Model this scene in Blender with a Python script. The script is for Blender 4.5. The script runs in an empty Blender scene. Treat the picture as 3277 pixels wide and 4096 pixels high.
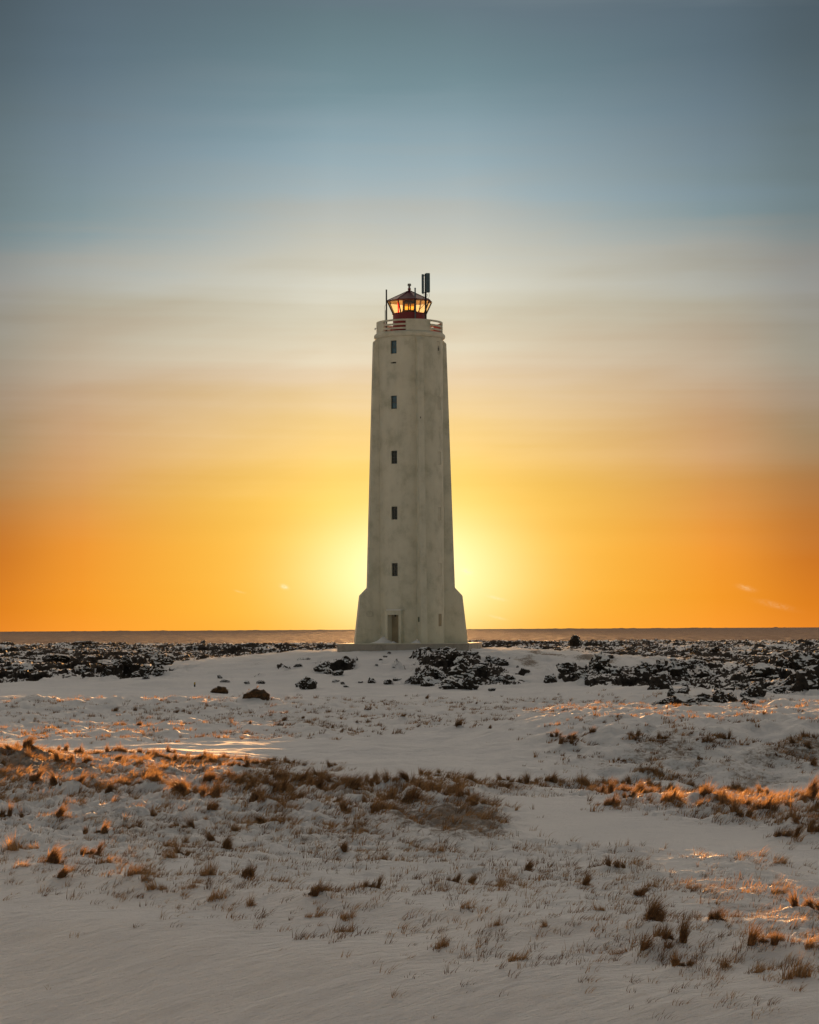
import bpy, bmesh, math, random
import numpy as np
from mathutils import Vector, Matrix, Euler

R = math.radians
random.seed(7)
rng = np.random.default_rng(11)
sc = bpy.context.scene
col = sc.collection

# ------------------------------------------------------------------ camera
F = 70.0 / 24.0 * 3277.0            # focal length in photo pixels
CAM_Z = 3.3
PITCH = math.atan(467.5 / F)
ROLL = R(0.30)
cam_d = bpy.data.cameras.new('camera')
cam = bpy.data.objects.new('camera', cam_d)
col.objects.link(cam)
cam_d.sensor_fit = 'HORIZONTAL'
cam_d.sensor_width = 24.0
cam_d.lens = 70.0
cam_d.clip_start = 0.5
cam_d.clip_end = 60000
rot = Matrix.Rotation(R(90) + PITCH, 3, 'X') @ Matrix.Rotation(-ROLL, 3, 'Z')
cam.rotation_euler = rot.to_euler()
cam.location = (0, 0, CAM_Z)
sc.camera = cam


def ray(px, py):
    v = rot @ Vector(((px - 1638.5) / F, (2048 - py) / F, -1.0))
    return v / v.y                   # per metre of depth


def zrow(py, Y, px=1640):
    return CAM_Z + ray(px, py).z * Y


# ------------------------------------------------------------------ noise
def _hash(ix, iy, seed):
    h = (ix.astype(np.int64) * 374761393 + iy.astype(np.int64) * 668265263 + seed * 1442695041) & 0x7fffffff
    h = ((h ^ (h >> 13)) * 1274126177) & 0x7fffffff
    h = (h ^ (h >> 16)) & 0xffff
    return h / 65535.0


def noise2(x, y, seed=0):
    ix = np.floor(x); iy = np.floor(y)
    fx = x - ix; fy = y - iy
    ux = fx * fx * fx * (fx * (fx * 6 - 15) + 10); uy = fy * fy * fy * (fy * (fy * 6 - 15) + 10)

    def g(ox, oy):
        a = _hash(ix + ox, iy + oy, seed) * 2 * np.pi
        return np.cos(a) * (fx - ox) + np.sin(a) * (fy - oy)
    n = (g(0, 0) * (1 - ux) + g(1, 0) * ux) * (1 - uy) + (g(0, 1) * (1 - ux) + g(1, 1) * ux) * uy
    return n * 1.5


def fbm(x, y, seed=0, oct=4, gain=0.5):
    s = 0; a = 1.0
    for k in range(oct):
        s = s + a * noise2(x, y, seed + 17 * k)
        x = x * 2.03 + 11.3; y = y * 2.03 - 7.1; a *= gain
    return s


def cell2(x, y, seed=0):
    """F1, id value, F2-F1 of a 2-D cell pattern"""
    ix = np.floor(x); iy = np.floor(y)
    f1 = np.full(np.shape(x), 9.0); f2 = f1.copy(); idv = np.zeros(np.shape(x))
    for ox in (-1, 0, 1):
        for oy in (-1, 0, 1):
            cx = ix + ox; cy = iy + oy
            px = cx + _hash(cx, cy, seed); py = cy + _hash(cx, cy, seed + 5)
            d = np.hypot(px - x, py - y)
            v = _hash(cx, cy, seed + 9)
            near = d < f1
            f2 = np.where(near, f1, np.minimum(f2, d))
            idv = np.where(near, v, idv)
            f1 = np.where(near, d, f1)
    return f1, idv, f2 - f1


def sst(a, b, x):
    t = np.clip((x - a) / (b - a), 0, 1)
    return t * t * (3 - 2 * t)


# ------------------------------------------------------------------ terrain height
TX, TY = 0.07, 165.0                 # tower axis
PLINTH_TOP = zrow(2572, 165)
COAST = 305.0


def edge_line(x):
    return np.clip(28.5 - 0.85 * x, 22.5, 37)


def masks(x, y):
    """lava mask, grass mask, main-band coordinate s"""
    yc = np.where(x < 0, 50.0 - 0.95 * x, 50.0 - 0.72 * x)
    yc = np.clip(yc, 38, 72)
    s = y - yc
    d = np.hypot((x - TX) / 1.0, (y - TY) / 1.0)
    w = 3.0 * fbm(x / 9, y / 14, 3, 3)
    far = sst(186, 196, y + 3 * w) * sst(10, 20, d)
    left = sst(-12.8, -15.0, x + 0.9 * w - (y - 158) * 0.03) * sst(146, 153, y + w)
    right = sst(0.062, 0.072, x / np.maximum(y, 1) + 0.004 * w) * sst(112, 120, y + w) \
        * (1 - sst(0.128, 0.125, x / np.maximum(y, 1)) * sst(134, 128, y))
    lava = np.clip(np.maximum(np.maximum(far, left), right * 0.85), 0, 1)
    lava = lava * sst(15, 21, d + w * 0.4 + sst(165, 180, y) * 8)
    # the outcrop that runs down the front of the mound
    n = fbm(x / 2.2, y / 4.0, 21, 3)
    ax = x - (1.9 + (158 - y) * 0.085) + 0.9 * n
    lava = np.maximum(lava, sst(2.0, 0.9, np.abs(ax) / (1 + 0.07 * np.clip(158 - y, 0, 20))) * sst(136, 140, y) * sst(160.5, 159, y))
    ax2 = np.hypot(x + 4.6 + 0.5 * n, (y - 149) / 3.2)
    lava = np.maximum(lava, 0.8 * sst(1.5, 0.7, ax2))
    fl = fbm(x / 1.7, y / 2.6, 23, 3)
    lava = np.maximum(lava, 0.8 * sst(0.50, 0.75, fl) * sst(3.0, 4.5, x) * sst(13, 10, x) * sst(139, 143, y) * sst(160, 157, y))
    lava = np.maximum(lava, 0.75 * sst(0.62, 0.85, fl) * sst(3.5, 2.0, x) * sst(-12, -9, x) * sst(141, 144, y) * sst(156, 153, y))
    te = y - edge_line(x)
    g1 = sst(-1.5, 3.5, te + 2.2 * n) * sst(1.5, -2.0, s + n)
    # a tongue of smooth snow that runs in from the right, behind the near grass
    tongue = sst(1.6, 2.6, x + 0.25 * (y - 42)) * sst(-14.0, -11.5, s + 1.6 * n) * sst(-5.0, -7.2, s + 0.9 * n + np.clip(x - 5, 0, 9) * 0.5)
    tongue2 = sst(1.0, 2.4, x + 0.2 * n) * sst(4.4, 3.4, x) * sst(-12, -9, s) * sst(-1.5, -4, s)
    g1 = g1 * (1 - np.clip(np.maximum(tongue, tongue2), 0, 1))
    g2 = sst(74, 79, y - 0.25 * x + 2 * n) * sst(118, 106, y + 6 * n) * 0.8
    return lava, np.clip(g1, 0, 1), np.clip(g2, 0, 1), s, d


def height(x, y, detail=True):
    x = np.asarray(x, float); y = np.asarray(y, float)
    lava, g1, g2, s, d = masks(x, y)
    base_s = np.interp(s, [-70, -42, -33, -29, -22, -10, -2, 0, 3, 7, 14, 24, 40, 70],
                       [0, 0, 0, 0, 0, .02, .08, .10, -.08, -.24, -.22, -.06, -.02, -.05])
    # smoothing of the interpolated profile
    base_s2 = np.interp(s + 1.2, [-70, -42, -33, -29, -22, -10, -2, 0, 3, 7, 14, 24, 40, 70],
                        [0, 0, 0, 0, 0, .02, .08, .10, -.08, -.24, -.22, -.06, -.02, -.05])
    base = 0.5 * (base_s + base_s2)
    base = base + np.clip(-x, 0, 14) * 0.028 * np.exp(-((s + 3) / 9.0) ** 2)
    te = edge_line(x) - y
    base = np.where(y > 12, base, base) - 0.29 * (np.clip(te, 0, 60) - 1.5 * sst(0, 3, te)).clip(0, 60) * sst(14, 19, y)
    base = base - 0.22 * sst(4.5, 6.5, x) * sst(41, 35, y) * sst(16, 22, y)
    near = sst(18, 8, y)
    base = base * (1 - near) + near * 1.55
    # the right bank with its hollow in front
    rise = sst(0.5, 7.0, x - (y - 66) * 0.02)
    prof = np.interp(y + 0.15 * (x - 8) + 0.8 * fbm(x / 3.0, y / 5.0, 8, 2), [50, 56, 60, 64, 67, 70, 80, 100],
                     [0, -.55, -.45, .22, .68, .78, .50, 0])
    z = base + rise * prof
    # lava plateau and mound
    z = z + np.interp(y, [138, 150, 170, 230, 290, 310], [0, .12, .42, 1.10, 1.42, 1.42])
    dx = np.where(x > TX, (x - TX) / 1.12, x - TX)
    dm = np.hypot(dx, np.where(y < TY, (y - TY) * 1.0, (y - TY) * 0.5))
    top = PLINTH_TOP - 0.50
    m = np.interp(dm, [0, 5, 8, 13, 19, 27, 33], [top, top, top - .1, top * .72, top * .40, top * .07, 0.0])
    z = np.where(y > 110, z + np.maximum(m - np.maximum(z, 0), 0), z)
    plain = sst(-2.5, -5, x) * np.maximum(sst(5, 8, s) * sst(27, 22, s), sst(116, 121, y) * sst(148, 143, y))
    z = z + sst(-2.5, -5, x) * np.interp(s, [3, 7, 14, 24, 34, 50], [0, .16, .10, -.12, -.12, 0]) * (y < 100)
    qu = 1 - 0.55 * plain
    # broad wind-drifted relief
    z = z + qu * 0.13 * fbm(x / 6.0, y / 8.0, 31, 3) * sst(24, 40, y) * (1 - 0.6 * sst(8, 4, dm))
    drift = fbm(x / 5.0 + 0.06 * y, y / 1.9, 44, 3)
    z = z + qu * 0.06 * drift * sst(45, 62, y) * (1 - g1) + 0.012 * drift
    z = z + 0.45 * np.exp(-(((x - 12.0) / 3.2) ** 2 + ((y - 117) / 6.0) ** 2))
    z = z + 0.30 * np.exp(-(((x + 14.5) / 5.0) ** 2 + ((y - 141) / 3.0) ** 2))
    z = z + 0.25 * np.exp(-(((x - 17.5) / 5.0) ** 2 + ((y - 91) / 4.0) ** 2))
    z = z + 0.30 * np.exp(-((y - (107 + 0.35 * (x + 8))) / 4.5) ** 2) * sst(-1, -6, x) * sst(-24, -16, x)
    z = z + 0.16 * np.exp(-(((x - 3.6) / 2.2) ** 2 + ((y - 60.5) / 2.4) ** 2))
    if detail:
        nr_ = sst(40, 30, y)
        z = z + nr_ * (0.035 * fbm(x / 1.7 + 0.1 * y, y / 1.1, 56, 3) + 0.011 * fbm(x / 0.42, y / 0.26, 57, 3))
        # hummocks under the grass
        h1 = fbm(x / 0.8, y / 0.75, 51, 5, 0.62)
        z = z + 0.115 * np.clip(h1 + 0.1, -0.25, 1.2) * g1 * (0.45 + 0.75 * sst(30, 45, y)) \
              + 0.19 * np.clip(fbm(x / 1.2, y / 1.8, 52, 4), -0.1, 1) * g2
        z = z + qu * 0.022 * fbm(x / 0.9, y / 0.6, 53, 4) * sst(40, 55, y) + qu * 0.09 * fbm(x / 2.6, y / 1.8, 54, 4) * sst(55, 70, y)
        mnd = sst(2.0, 5.0, x) * sst(27, 20, d) * sst(7, 9, d)
        z = z + mnd * (0.16 * fbm(x / 1.6, y / 2.2, 58, 4))
        bnk = sst(1.0, 5.0, x) * sst(57, 60, y) * sst(95, 75, y)
        z = z + 0.17 * bnk * fbm(x / 1.1 + 0.3 * y, y / 1.6, 55, 4)
        # lava: broken terraces and blocks
        wx = x + 1.2 * fbm(x / 3.1, y / 3.1, 61, 3); wy = y + 1.8 * fbm(x / 3.3, y / 3.3, 62, 3)
        near_l = sst(165, 150, y)
        f1, idv, gap = cell2(wx / 7.5, wy / 13.0, 63)
        f1b, idb, gapb = cell2(wx / 2.0, wy / 3.6, 64)
        f1c, idc, gapc = cell2(wx / 0.8, wy / 1.3, 66)
        amp = np.where(y > 180, 0.52, 0.62) * np.interp(y, [285, 300], [1, .55])
        blk = (idv - 0.5) * 1.35 * sst(0.0, 0.05, gap) * (y > 163) + (idb - 0.42) * (0.85 + 0.5 * near_l) * sst(0, 0.10, gapb) + (idc - 0.4) * 0.45 * near_l * sst(0, .12, gapc)
        z = z + lava * (amp * blk + 0.17 * fbm(x / 0.7, y / 0.9, 65, 4))
    coast = COAST + 9 * fbm(x / 30, x * 0 + 0.5, 71, 3) + np.where(y > 0, 0, 1e6)
    z = np.where(y > 0, z * (1 - sst(coast, coast + 9, y)) - 12 * sst(coast, coast + 9, y), z)
    return z


def ground_z(x, y, detail=True):
    return float(height(np.array([x]), np.array([y]), detail)[0])


_ys = np.exp(np.linspace(math.log(16), math.log(310), 2600))


def ground_hit(px, py):
    """first point where the sight line of a photo pixel meets the ground"""
    v = ray(px, py)
    xs = v.x * _ys; zs = CAM_Z + v.z * _ys
    h = height(xs, _ys, False)
    k = np.nonzero(zs <= h)[0]
    if len(k) == 0:
        j = len(_ys) - 30
    else:
        j = k[0]
    Y = float(_ys[j]); X = float(v.x * Y)
    return X, Y, ground_z(X, Y)


# ------------------------------------------------------------------ materials
def srgb(r, g, b):
    f = lambda c: ((c / 255 + 0.055) / 1.055) ** 2.4 if c / 255 > 0.04045 else c / 255 / 12.92
    return (f(r), f(g), f(b), 1.0)


class NT:
    def __init__(self, tree):
        self.t = tree
        tree.nodes.clear()

    def n(self, kind, **kw):
        nd = self.t.nodes.new(kind)
        for k, v in kw.items():
            if k.startswith('i_'):
                key = k[2:]
                key = int(key) if key.isdigit() else key.replace('_', ' ')
                s = nd.inputs[key]
                if isinstance(v, bpy.types.NodeSocket):
                    self.t.links.new(v, s)
                else:
                    s.default_value = v
            else:
                setattr(nd, k, v)
        return nd

    def math(self, op, a, b=None, c=None, clamp=False):
        nd = self.t.nodes.new('ShaderNodeMath'); nd.operation = op; nd.use_clamp = clamp
        for i, v in enumerate((a, b, c)):
            if v is None: continue
            if isinstance(v, bpy.types.NodeSocket): self.t.links.new(v, nd.inputs[i])
            else: nd.inputs[i].default_value = v
        return nd.outputs[0]

    def mix(self, f, a, b, blend='MIX'):
        nd = self.t.nodes.new('ShaderNodeMix'); nd.data_type = 'RGBA'; nd.blend_type = blend
        for i, v in ((0, f), (6, a), (7, b)):
            if isinstance(v, bpy.types.NodeSocket): self.t.links.new(v, nd.inputs[i])
            else: nd.inputs[i].default_value = v
        return nd.outputs[2]

    def ramp(self, f, stops, interp='LINEAR'):
        nd = self.t.nodes.new('ShaderNodeValToRGB'); r = nd.color_ramp; r.interpolation = interp
        while len(r.elements) > 1: r.elements.remove(r.elements[-1])
        r.elements[0].position = stops[0][0]; r.elements[0].color = stops[0][1]
        for p, c in stops[1:]:
            e = r.elements.new(p); e.color = c
        self.t.links.new(f, nd.inputs[0])
        return nd.outputs[0]

    def mapr(self, v, a, b, c=0.0, d=1.0, smooth=False):
        nd = self.t.nodes.new('ShaderNodeMapRange')
        nd.interpolation_type = 'SMOOTHSTEP' if smooth else 'LINEAR'
        self.t.links.new(v, nd.inputs[0])
        for i, q in enumerate((a, b, c, d)): nd.inputs[1 + i].default_value = q
        return nd.outputs[0]


def new_mat(name):
    m = bpy.data.materials.new(name); m.use_nodes = True
    return m, NT(m.node_tree)


def noise_tex(t, vec, scale, detail=4, rough=0.55, dist=0.0):
    return t.n('ShaderNodeTexNoise', i_Vector=vec, i_Scale=scale, i_Detail=detail, i_Roughness=rough, i_Distortion=dist).outputs[0]


def simple_mat(name, c, rough=0.6, metal=0.0, var=0.15, scale=3.0, spec=0.5, bump=0.0, bscale=40):
    m, t = new_mat(name)
    tc = t.n('ShaderNodeTexCoord').outputs['Object']
    n = noise_tex(t, tc, scale, 5)
    c2 = tuple(x * (1 - var) for x in c[:3]) + (1,); c1 = tuple(min(1, x * (1 + var)) for x in c[:3]) + (1,)
    cc = t.ramp(n, [(0.3, c2), (0.7, c1)])
    b = t.n('ShaderNodeBsdfPrincipled', i_Base_Color=cc, i_Roughness=rough, i_Metallic=metal)
    b.inputs['Specular IOR Level'].default_value = spec
    if bump:
        n2 = noise_tex(t, tc, bscale, 4)
        bp = t.n('ShaderNodeBump', i_Height=n2, i_Strength=bump, i_Distance=0.02)
        t.t.links.new(bp.outputs[0], b.inputs['Normal'])
    o = t.n('ShaderNodeOutputMaterial', i_Surface=b.outputs[0])
    return m


def snow_color(t, pos):
    n = noise_tex(t, pos, 0.35, 3)
    return t.ramp(n, [(0.3, (0.74, 0.755, 0.78, 1)), (0.7, (0.82, 0.825, 0.83, 1))])


# ground: snow, lava rock, hidden dead turf
def ground_material():
    m, t = new_mat('snow_ground')
    pos = t.n('ShaderNodeNewGeometry').outputs['Position']
    at = t.n('ShaderNodeAttribute', attribute_name='cover')
    sep = t.n('ShaderNodeSeparateColor', i_Color=at.outputs['Color'])
    rock, turf, rip = sep.outputs[0], sep.outputs[1], sep.outputs[2]
    snow = snow_color(t, pos)
    rockc = t.ramp(noise_tex(t, pos, 3.0, 5), [(0.3, (0.014, 0.012, 0.011, 1)), (0.75, (0.075, 0.062, 0.050, 1))])
    turfc = t.ramp(noise_tex(t, pos, 9.0, 4), [(0.3, (0.07, 0.045, 0.022, 1)), (0.7, (0.20, 0.13, 0.065, 1))])
    rn = noise_tex(t, pos, 2.3, 6, 0.65)
    rf = t.mapr(t.math('ADD', rock, t.math('MULTIPLY', t.math('SUBTRACT', rn, 0.5), 1.0)), 0.46, 0.56, smooth=True)
    mp3 = t.n('ShaderNodeMapping', i_Vector=pos)
    mp3.inputs['Scale'].default_value = (1.0, 0.75, 2.0)
    tn = noise_tex(t, mp3.outputs[0], 6.0, 7, 0.78, 0.6)
    tf = t.mapr(t.math('ADD', turf, t.math('MULTIPLY', t.math('SUBTRACT', tn, 0.5), 1.3)), 0.62, 0.90, smooth=True)
    tf = t.math('MULTIPLY', tf, 0.8)
    c = t.mix(tf, snow, turfc)
    c = t.mix(rf, c, rockc)
    # bump : fine crust + wind ripples + rubble on rock
    mp = t.n('ShaderNodeMapping', i_Vector=pos)
    mp.inputs['Rotation'].default_value = (0, 0, R(12))
    mp.inputs['Scale'].default_value = (1.1, 3.6, 1.0)
    rp = noise_tex(t, mp.outputs[0], 2.6, 5, 0.62, 0.3)
    mp2 = t.n('ShaderNodeMapping', i_Vector=pos)
    mp2.inputs['Rotation'].default_value = (0, 0, R(-14))
    mp2.inputs['Scale'].default_value = (2.0, 5.5, 2.0)
    fine = noise_tex(t, mp2.outputs[0], 5.5, 4, 0.6)
    grit = noise_tex(t, pos, 60.0, 2, 0.6)
    rub = noise_tex(t, pos, 5.0, 6, 0.7)
    hgt = t.math('ADD', t.math('MULTIPLY', rp, 0.075), t.math('MULTIPLY', fine, 0.032))
    hgt = t.math('ADD', hgt, t.math('MULTIPLY', grit, 0.004))
    hgt = t.math('ADD', hgt, t.math('MULTIPLY', t.math('MULTIPLY', tn, turf), 0.05))
    hgt = t.math('ADD', hgt, t.math('MULTIPLY', t.math('MULTIPLY', rub, rf), 0.35))
    bp = t.n('ShaderNodeBump', i_Height=hgt, i_Strength=1.0, i_Distance=1.0)
    rough = t.mix(rf, (0.80, 0.80, 0.80, 1), (0.85, 0.85, 0.85, 1))
    b = t.n('ShaderNodeBsdfPrincipled', i_Base_Color=c, i_Roughness=rough, i_Normal=bp.outputs[0])
    b.inputs['Specular IOR Level'].default_value = 0.3
    b.inputs['IOR'].default_value = 1.31
    t.n('ShaderNodeOutputMaterial', i_Surface=b.outputs[0])
    return m


def rock_material():
    m, t = new_mat('lava_rock')
    g = t.n('ShaderNodeNewGeometry')
    pos = g.outputs['Position']
    nz = t.n('ShaderNodeSeparateXYZ', i_Vector=g.outputs['Normal']).outputs[2]
    n1 = noise_tex(t, pos, 1.7, 6, 0.7)
    n2 = noise_tex(t, pos, 5.0, 5, 0.65)
    f = t.math('ADD', nz, t.math('MULTIPLY', t.math('SUBTRACT', n1, 0.5), 2.3))
    f = t.mapr(f, 0.42, 0.56, smooth=True)
    rc = t.ramp(n2, [(0.3, (0.012, 0.011, 0.010, 1)), (0.55, (0.040, 0.033, 0.026, 1)), (0.78, (0.075, 0.058, 0.040, 1))])
    c = t.mix(f, rc, snow_color(t, pos))
    h = t.math('ADD', t.math('MULTIPLY', n2, 0.14), t.math('MULTIPLY', noise_tex(t, pos, 22.0, 4, 0.7), 0.03))
    h = t.math('ADD', t.math('MULTIPLY', h, t.math('SUBTRACT', 1.0, t.math('MULTIPLY', f, 0.8))), t.math('MULTIPLY', f, 0.03))
    bp = t.n('ShaderNodeBump', i_Height=h, i_Strength=1.0, i_Distance=1.0)
    b = t.n('ShaderNodeBsdfPrincipled', i_Base_Color=c, i_Roughness=0.8, i_Normal=bp.outputs[0])
    b.inputs['Specular IOR Level'].default_value = 0.25
    t.n('ShaderNodeOutputMaterial', i_Surface=b.outputs[0])
    return m


def grass_material(name, c1, c2, trans=0.36):
    m, t = new_mat(name)
    pos = t.n('ShaderNodeNewGeometry').outputs['Position']
    n = noise_tex(t, pos, 25.0, 2)
    c = t.ramp(n, [(0.35, c1), (0.65, c2)])
    d = t.n('ShaderNodeBsdfPrincipled', i_Base_Color=c, i_Roughness=0.5)
    d.inputs['Specular IOR Level'].default_value = 0.4
    tr = t.n('ShaderNodeBsdfTranslucent', i_Color=t.mix(0.35, c, (0.50, 0.31, 0.14, 1)))
    mx = t.n('ShaderNodeMixShader', i_0=trans, i_1=d.outputs[0], i_2=tr.outputs[0])
    t.n('ShaderNodeOutputMaterial', i_Surface=mx.outputs[0])
    return m


def plaster_material(name='white_plaster', c=(0.61, 0.60, 0.50), dark=0.78):
    m, t = new_mat(name)
    tc = t.n('ShaderNodeTexCoord').outputs['Object']
    n1 = noise_tex(t, tc, 0.9, 6, 0.6)
    mp = t.n('ShaderNodeMapping', i_Vector=tc); mp.inputs['Scale'].default_value = (1.6, 1.6, 0.3)
    n2 = noise_tex(t, mp.outputs[0], 1.6, 6, 0.65)
    n3 = noise_tex(t, tc, 14.0, 4, 0.7)
    v = t.math('ADD', t.math('MULTIPLY', n1, 0.62), t.math('MULTIPLY', n2, 0.22))
    v = t.math('ADD', v, t.math('MULTIPLY', n3, 0.16))
    lo = tuple(x * dark * y for x, y in zip(c, (0.93, 0.95, 0.9))) + (1,)
    hi = tuple(min(1, x * 1.1) for x in c) + (1,)
    cc = t.ramp(v, [(0.36, lo), (0.5, tuple(c) + (1,)), (0.64, hi)])
    bp = t.n('ShaderNodeBump', i_Height=t.math('ADD', n3, t.math('MULTIPLY', n1, 2.0)), i_Strength=0.5, i_Distance=0.03)
    b = t.n('ShaderNodeBsdfPrincipled', i_Base_Color=cc, i_Roughness=0.8, i_Normal=bp.outputs[0])
    b.inputs['Specular IOR Level'].default_value = 0.3
    t.n('ShaderNodeOutputMaterial', i_Surface=b.outputs[0])
    return m


def glass_material(name, tint, trans=0.25, clear=0.9):
    m, t = new_mat(name)
    a = t.n('ShaderNodeBsdfTransparent', i_Color=tint)
    b = t.n('ShaderNodeBsdfTranslucent', i_Color=tint)
    mx = t.n('ShaderNodeMixShader', i_0=trans, i_1=a.outputs[0], i_2=b.outputs[0])
    g = t.n('ShaderNodeBsdfGlossy', i_Roughness=0.03)
    mx2 = t.n('ShaderNodeMixShader', i_0=0.05, i_1=mx.outputs[0], i_2=g.outputs[0])
    t.n('ShaderNodeOutputMaterial', i_Surface=mx2.outputs[0])
    return m


M = {}
M['ground'] = ground_material()
M['rock'] = rock_material()
M['plaster'] = plaster_material()
M['plaster_old'] = plaster_material('weathered_concrete', (0.36, 0.335, 0.30), 0.6)
M['shutter'] = plaster_material('painted_shutter', (0.55, 0.54, 0.45), 0.85)
M['red'] = simple_mat('red_paint', (0.15, 0.004, 0.012, 1), 0.45, var=0.35, scale=2.0)
M['red_roof'] = simple_mat('red_roof_paint', (0.085, 0.005, 0.018, 1), 0.5, var=0.4, scale=4)
M['salmon'] = simple_mat('faded_red_paint', (0.38, 0.075, 0.055, 1), 0.6, var=0.25, scale=2)
M['dark_metal'] = simple_mat('dark_metal', (0.015, 0.018, 0.022, 1), 0.5, metal=0.3)
M['antenna'] = simple_mat('antenna_shell', (0.05, 0.10, 0.13, 1), 0.55)
M['grey_metal'] = simple_mat('grey_metal', (0.20, 0.22, 0.22, 1), 0.75, metal=0.0)
M['pane_blue'] = simple_mat('window_glass', (0.015, 0.075, 0.12, 1), 0.25, var=0.5, spec=0.8)
M['pane_dark'] = simple_mat('dark_window_glass', (0.012, 0.015, 0.014, 1), 0.2, var=0.5, spec=0.6)
M['frame'] = simple_mat('window_frame_paint', (0.045, 0.055, 0.05, 1), 0.6)
M['door'] = simple_mat('door_paint', (0.30, 0.255, 0.17, 1), 0.6, var=0.2, scale=1.5)
M['black'] = simple_mat('black_iron', (0.01, 0.01, 0.01, 1), 0.6)
M['green'] = simple_mat('green_box_paint', (0.03, 0.07, 0.05, 1), 0.5)
M['glass'] = glass_material('lantern_glass', (1.0, 0.95, 0.82, 1), 0.055)
M['glass_red'] = glass_material('red_sector_glass', (0.9, 0.05, 0.02, 1), 0.3)
M['lens'] = glass_material('lens_glass', (1.0, 0.84, 0.45, 1), 0.14)
M['snow'] = simple_mat('drifted_snow', (0.80, 0.81, 0.83, 1), 0.6, var=0.03, bump=0.5, bscale=6)
M['yellow'] = simple_mat('yellow_post_paint', (0.50, 0.33, 0.03, 1), 0.5)
M['grass_a'] = grass_material('dry_grass', (0.17, 0.085, 0.030, 1), (0.36, 0.20, 0.085, 1))
M['grass_b'] = grass_material('dark_dry_grass', (0.060, 0.032, 0.014, 1), (0.16, 0.085, 0.036, 1), 0.3)
M['grass_c'] = grass_material('pale_dry_grass', (0.24, 0.15, 0.075, 1), (0.40, 0.27, 0.15, 1))
M['turf'] = simple_mat('turf_core', (0.055, 0.032, 0.014, 1), 0.9, var=0.5, scale=14, bump=1.0, bscale=30)


# ------------------------------------------------------------------ helpers
def tag(o, label=None, cat=None, group=None, kind=None):
    if label: o['label'] = label
    if cat: o['category'] = cat
    if group: o['group'] = group
    if kind: o['kind'] = kind
    return o


def empty(name, loc, label, cat, group=None, rz=0.0):
    o = bpy.data.objects.new(name, None); col.objects.link(o)
    o.location = loc; o.rotation_euler = (0, 0, rz); o.empty_display_size = 0.2
    return tag(o, label, cat, group)


def mesh_obj(name, verts, faces, mat, parent=None, smooth=False):
    me = bpy.data.meshes.new(name)
    me.from_pydata([tuple(v) for v in verts], [], faces)
    me.materials.append(mat)
    if smooth: me.polygons.foreach_set('use_smooth', [True] * len(me.polygons))
    me.update()
    o = bpy.data.objects.new(name, me); col.objects.link(o)
    if parent: o.parent = parent
    return o


class MB:
    """collects simple shapes into one mesh"""
    def __init__(self): self.v = []; self.f = []

    def add(self, vs, fs):
        b = len(self.v); self.v += [tuple(q) for q in vs]; self.f += [[i + b for i in q] for q in fs]

    def box(self, c, size, rz=0.0, m=None):
        sx, sy, sz = [q / 2 for q in size]
        vs = [Vector((x, y, z)) for x in (-sx, sx) for y in (-sy, sy) for z in (-sz, sz)]
        mt = m if m else Matrix.Rotation(rz, 3, 'Z')
        vs = [mt @ q + Vector(c) for q in vs]
        self.add(vs, [(0, 1, 3, 2), (4, 6, 7, 5), (0, 4, 5, 1), (2, 3, 7, 6), (0, 2, 6, 4), (1, 5, 7, 3)])
        return self

    def tube(self, a, b, r, n=10, r2=None):
        a = Vector(a); b = Vector(b); r2 = r if r2 is None else r2
        d = (b - a).normalized()
        u = d.orthogonal().normalized(); w = d.cross(u)
        vs = []
        for p, rr in ((a, r), (b, r2)):
            for k in range(n):
                t = 2 * math.pi * k / n
                vs.append(p + (u * math.cos(t) + w * math.sin(t)) * rr)
        fs = [(k, (k + 1) % n, n + (k + 1) % n, n + k) for k in range(n)]
        fs += [tuple(range(n - 1, -1, -1)), tuple(range(n, 2 * n))]
        self.add(vs, fs); return self

    def path(self, pts, r, n=6):
        for a, b in zip(pts[:-1], pts[1:]): self.tube(a, b, r, n)
        return self

    def lathe(self, prof, n=64, a0=0.0, closed=False):
        vs = []; m = len(prof)
        for k in range(n):
            t = a0 + 2 * math.pi * k / n
            for r, z in prof: vs.append((r * math.sin(t), -r * math.cos(t), z))
        fs = []
        for k in range(n):
            k2 = (k + 1) % n
            for j in range(m if closed else m - 1):
                j2 = (j + 1) % m
                fs.append((k * m + j, k2 * m + j, k2 * m + j2, k * m + j2))
        self.add(vs, fs); return self

    def arc(self, prof, a0, a1, n):
        """closed profile swept along an arc, with end caps"""
        vs = []; m = len(prof)
        for k in range(n + 1):
            t = a0 + (a1 - a0) * k / n
            for r, z in prof: vs.append((r * math.sin(t), -r * math.cos(t), z))
        fs = []
        for k in range(n):
            for j in range(m):
                j2 = (j + 1) % m
                fs.append((k * m + j, (k + 1) * m + j, (k + 1) * m + j2, k * m + j2))
        fs += [tuple(range(m - 1, -1, -1)), tuple(n * m + j for j in range(m))]
        self.add(vs, fs); return self

    def build(self, name, mat, parent=None, smooth=False, bevel=0.0):
        o = mesh_obj(name, self.v, self.f, mat, parent, smooth)
        bm = bmesh.new(); bm.from_mesh(o.data)
        bmesh.ops.recalc_face_normals(bm, faces=bm.faces)
        if bevel: bmesh.ops.bevel(bm, geom=bm.edges, offset=bevel, segments=2, affect='EDGES', clamp_overlap=True)
        bm.to_mesh(o.data); bm.free()
        return o


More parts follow.
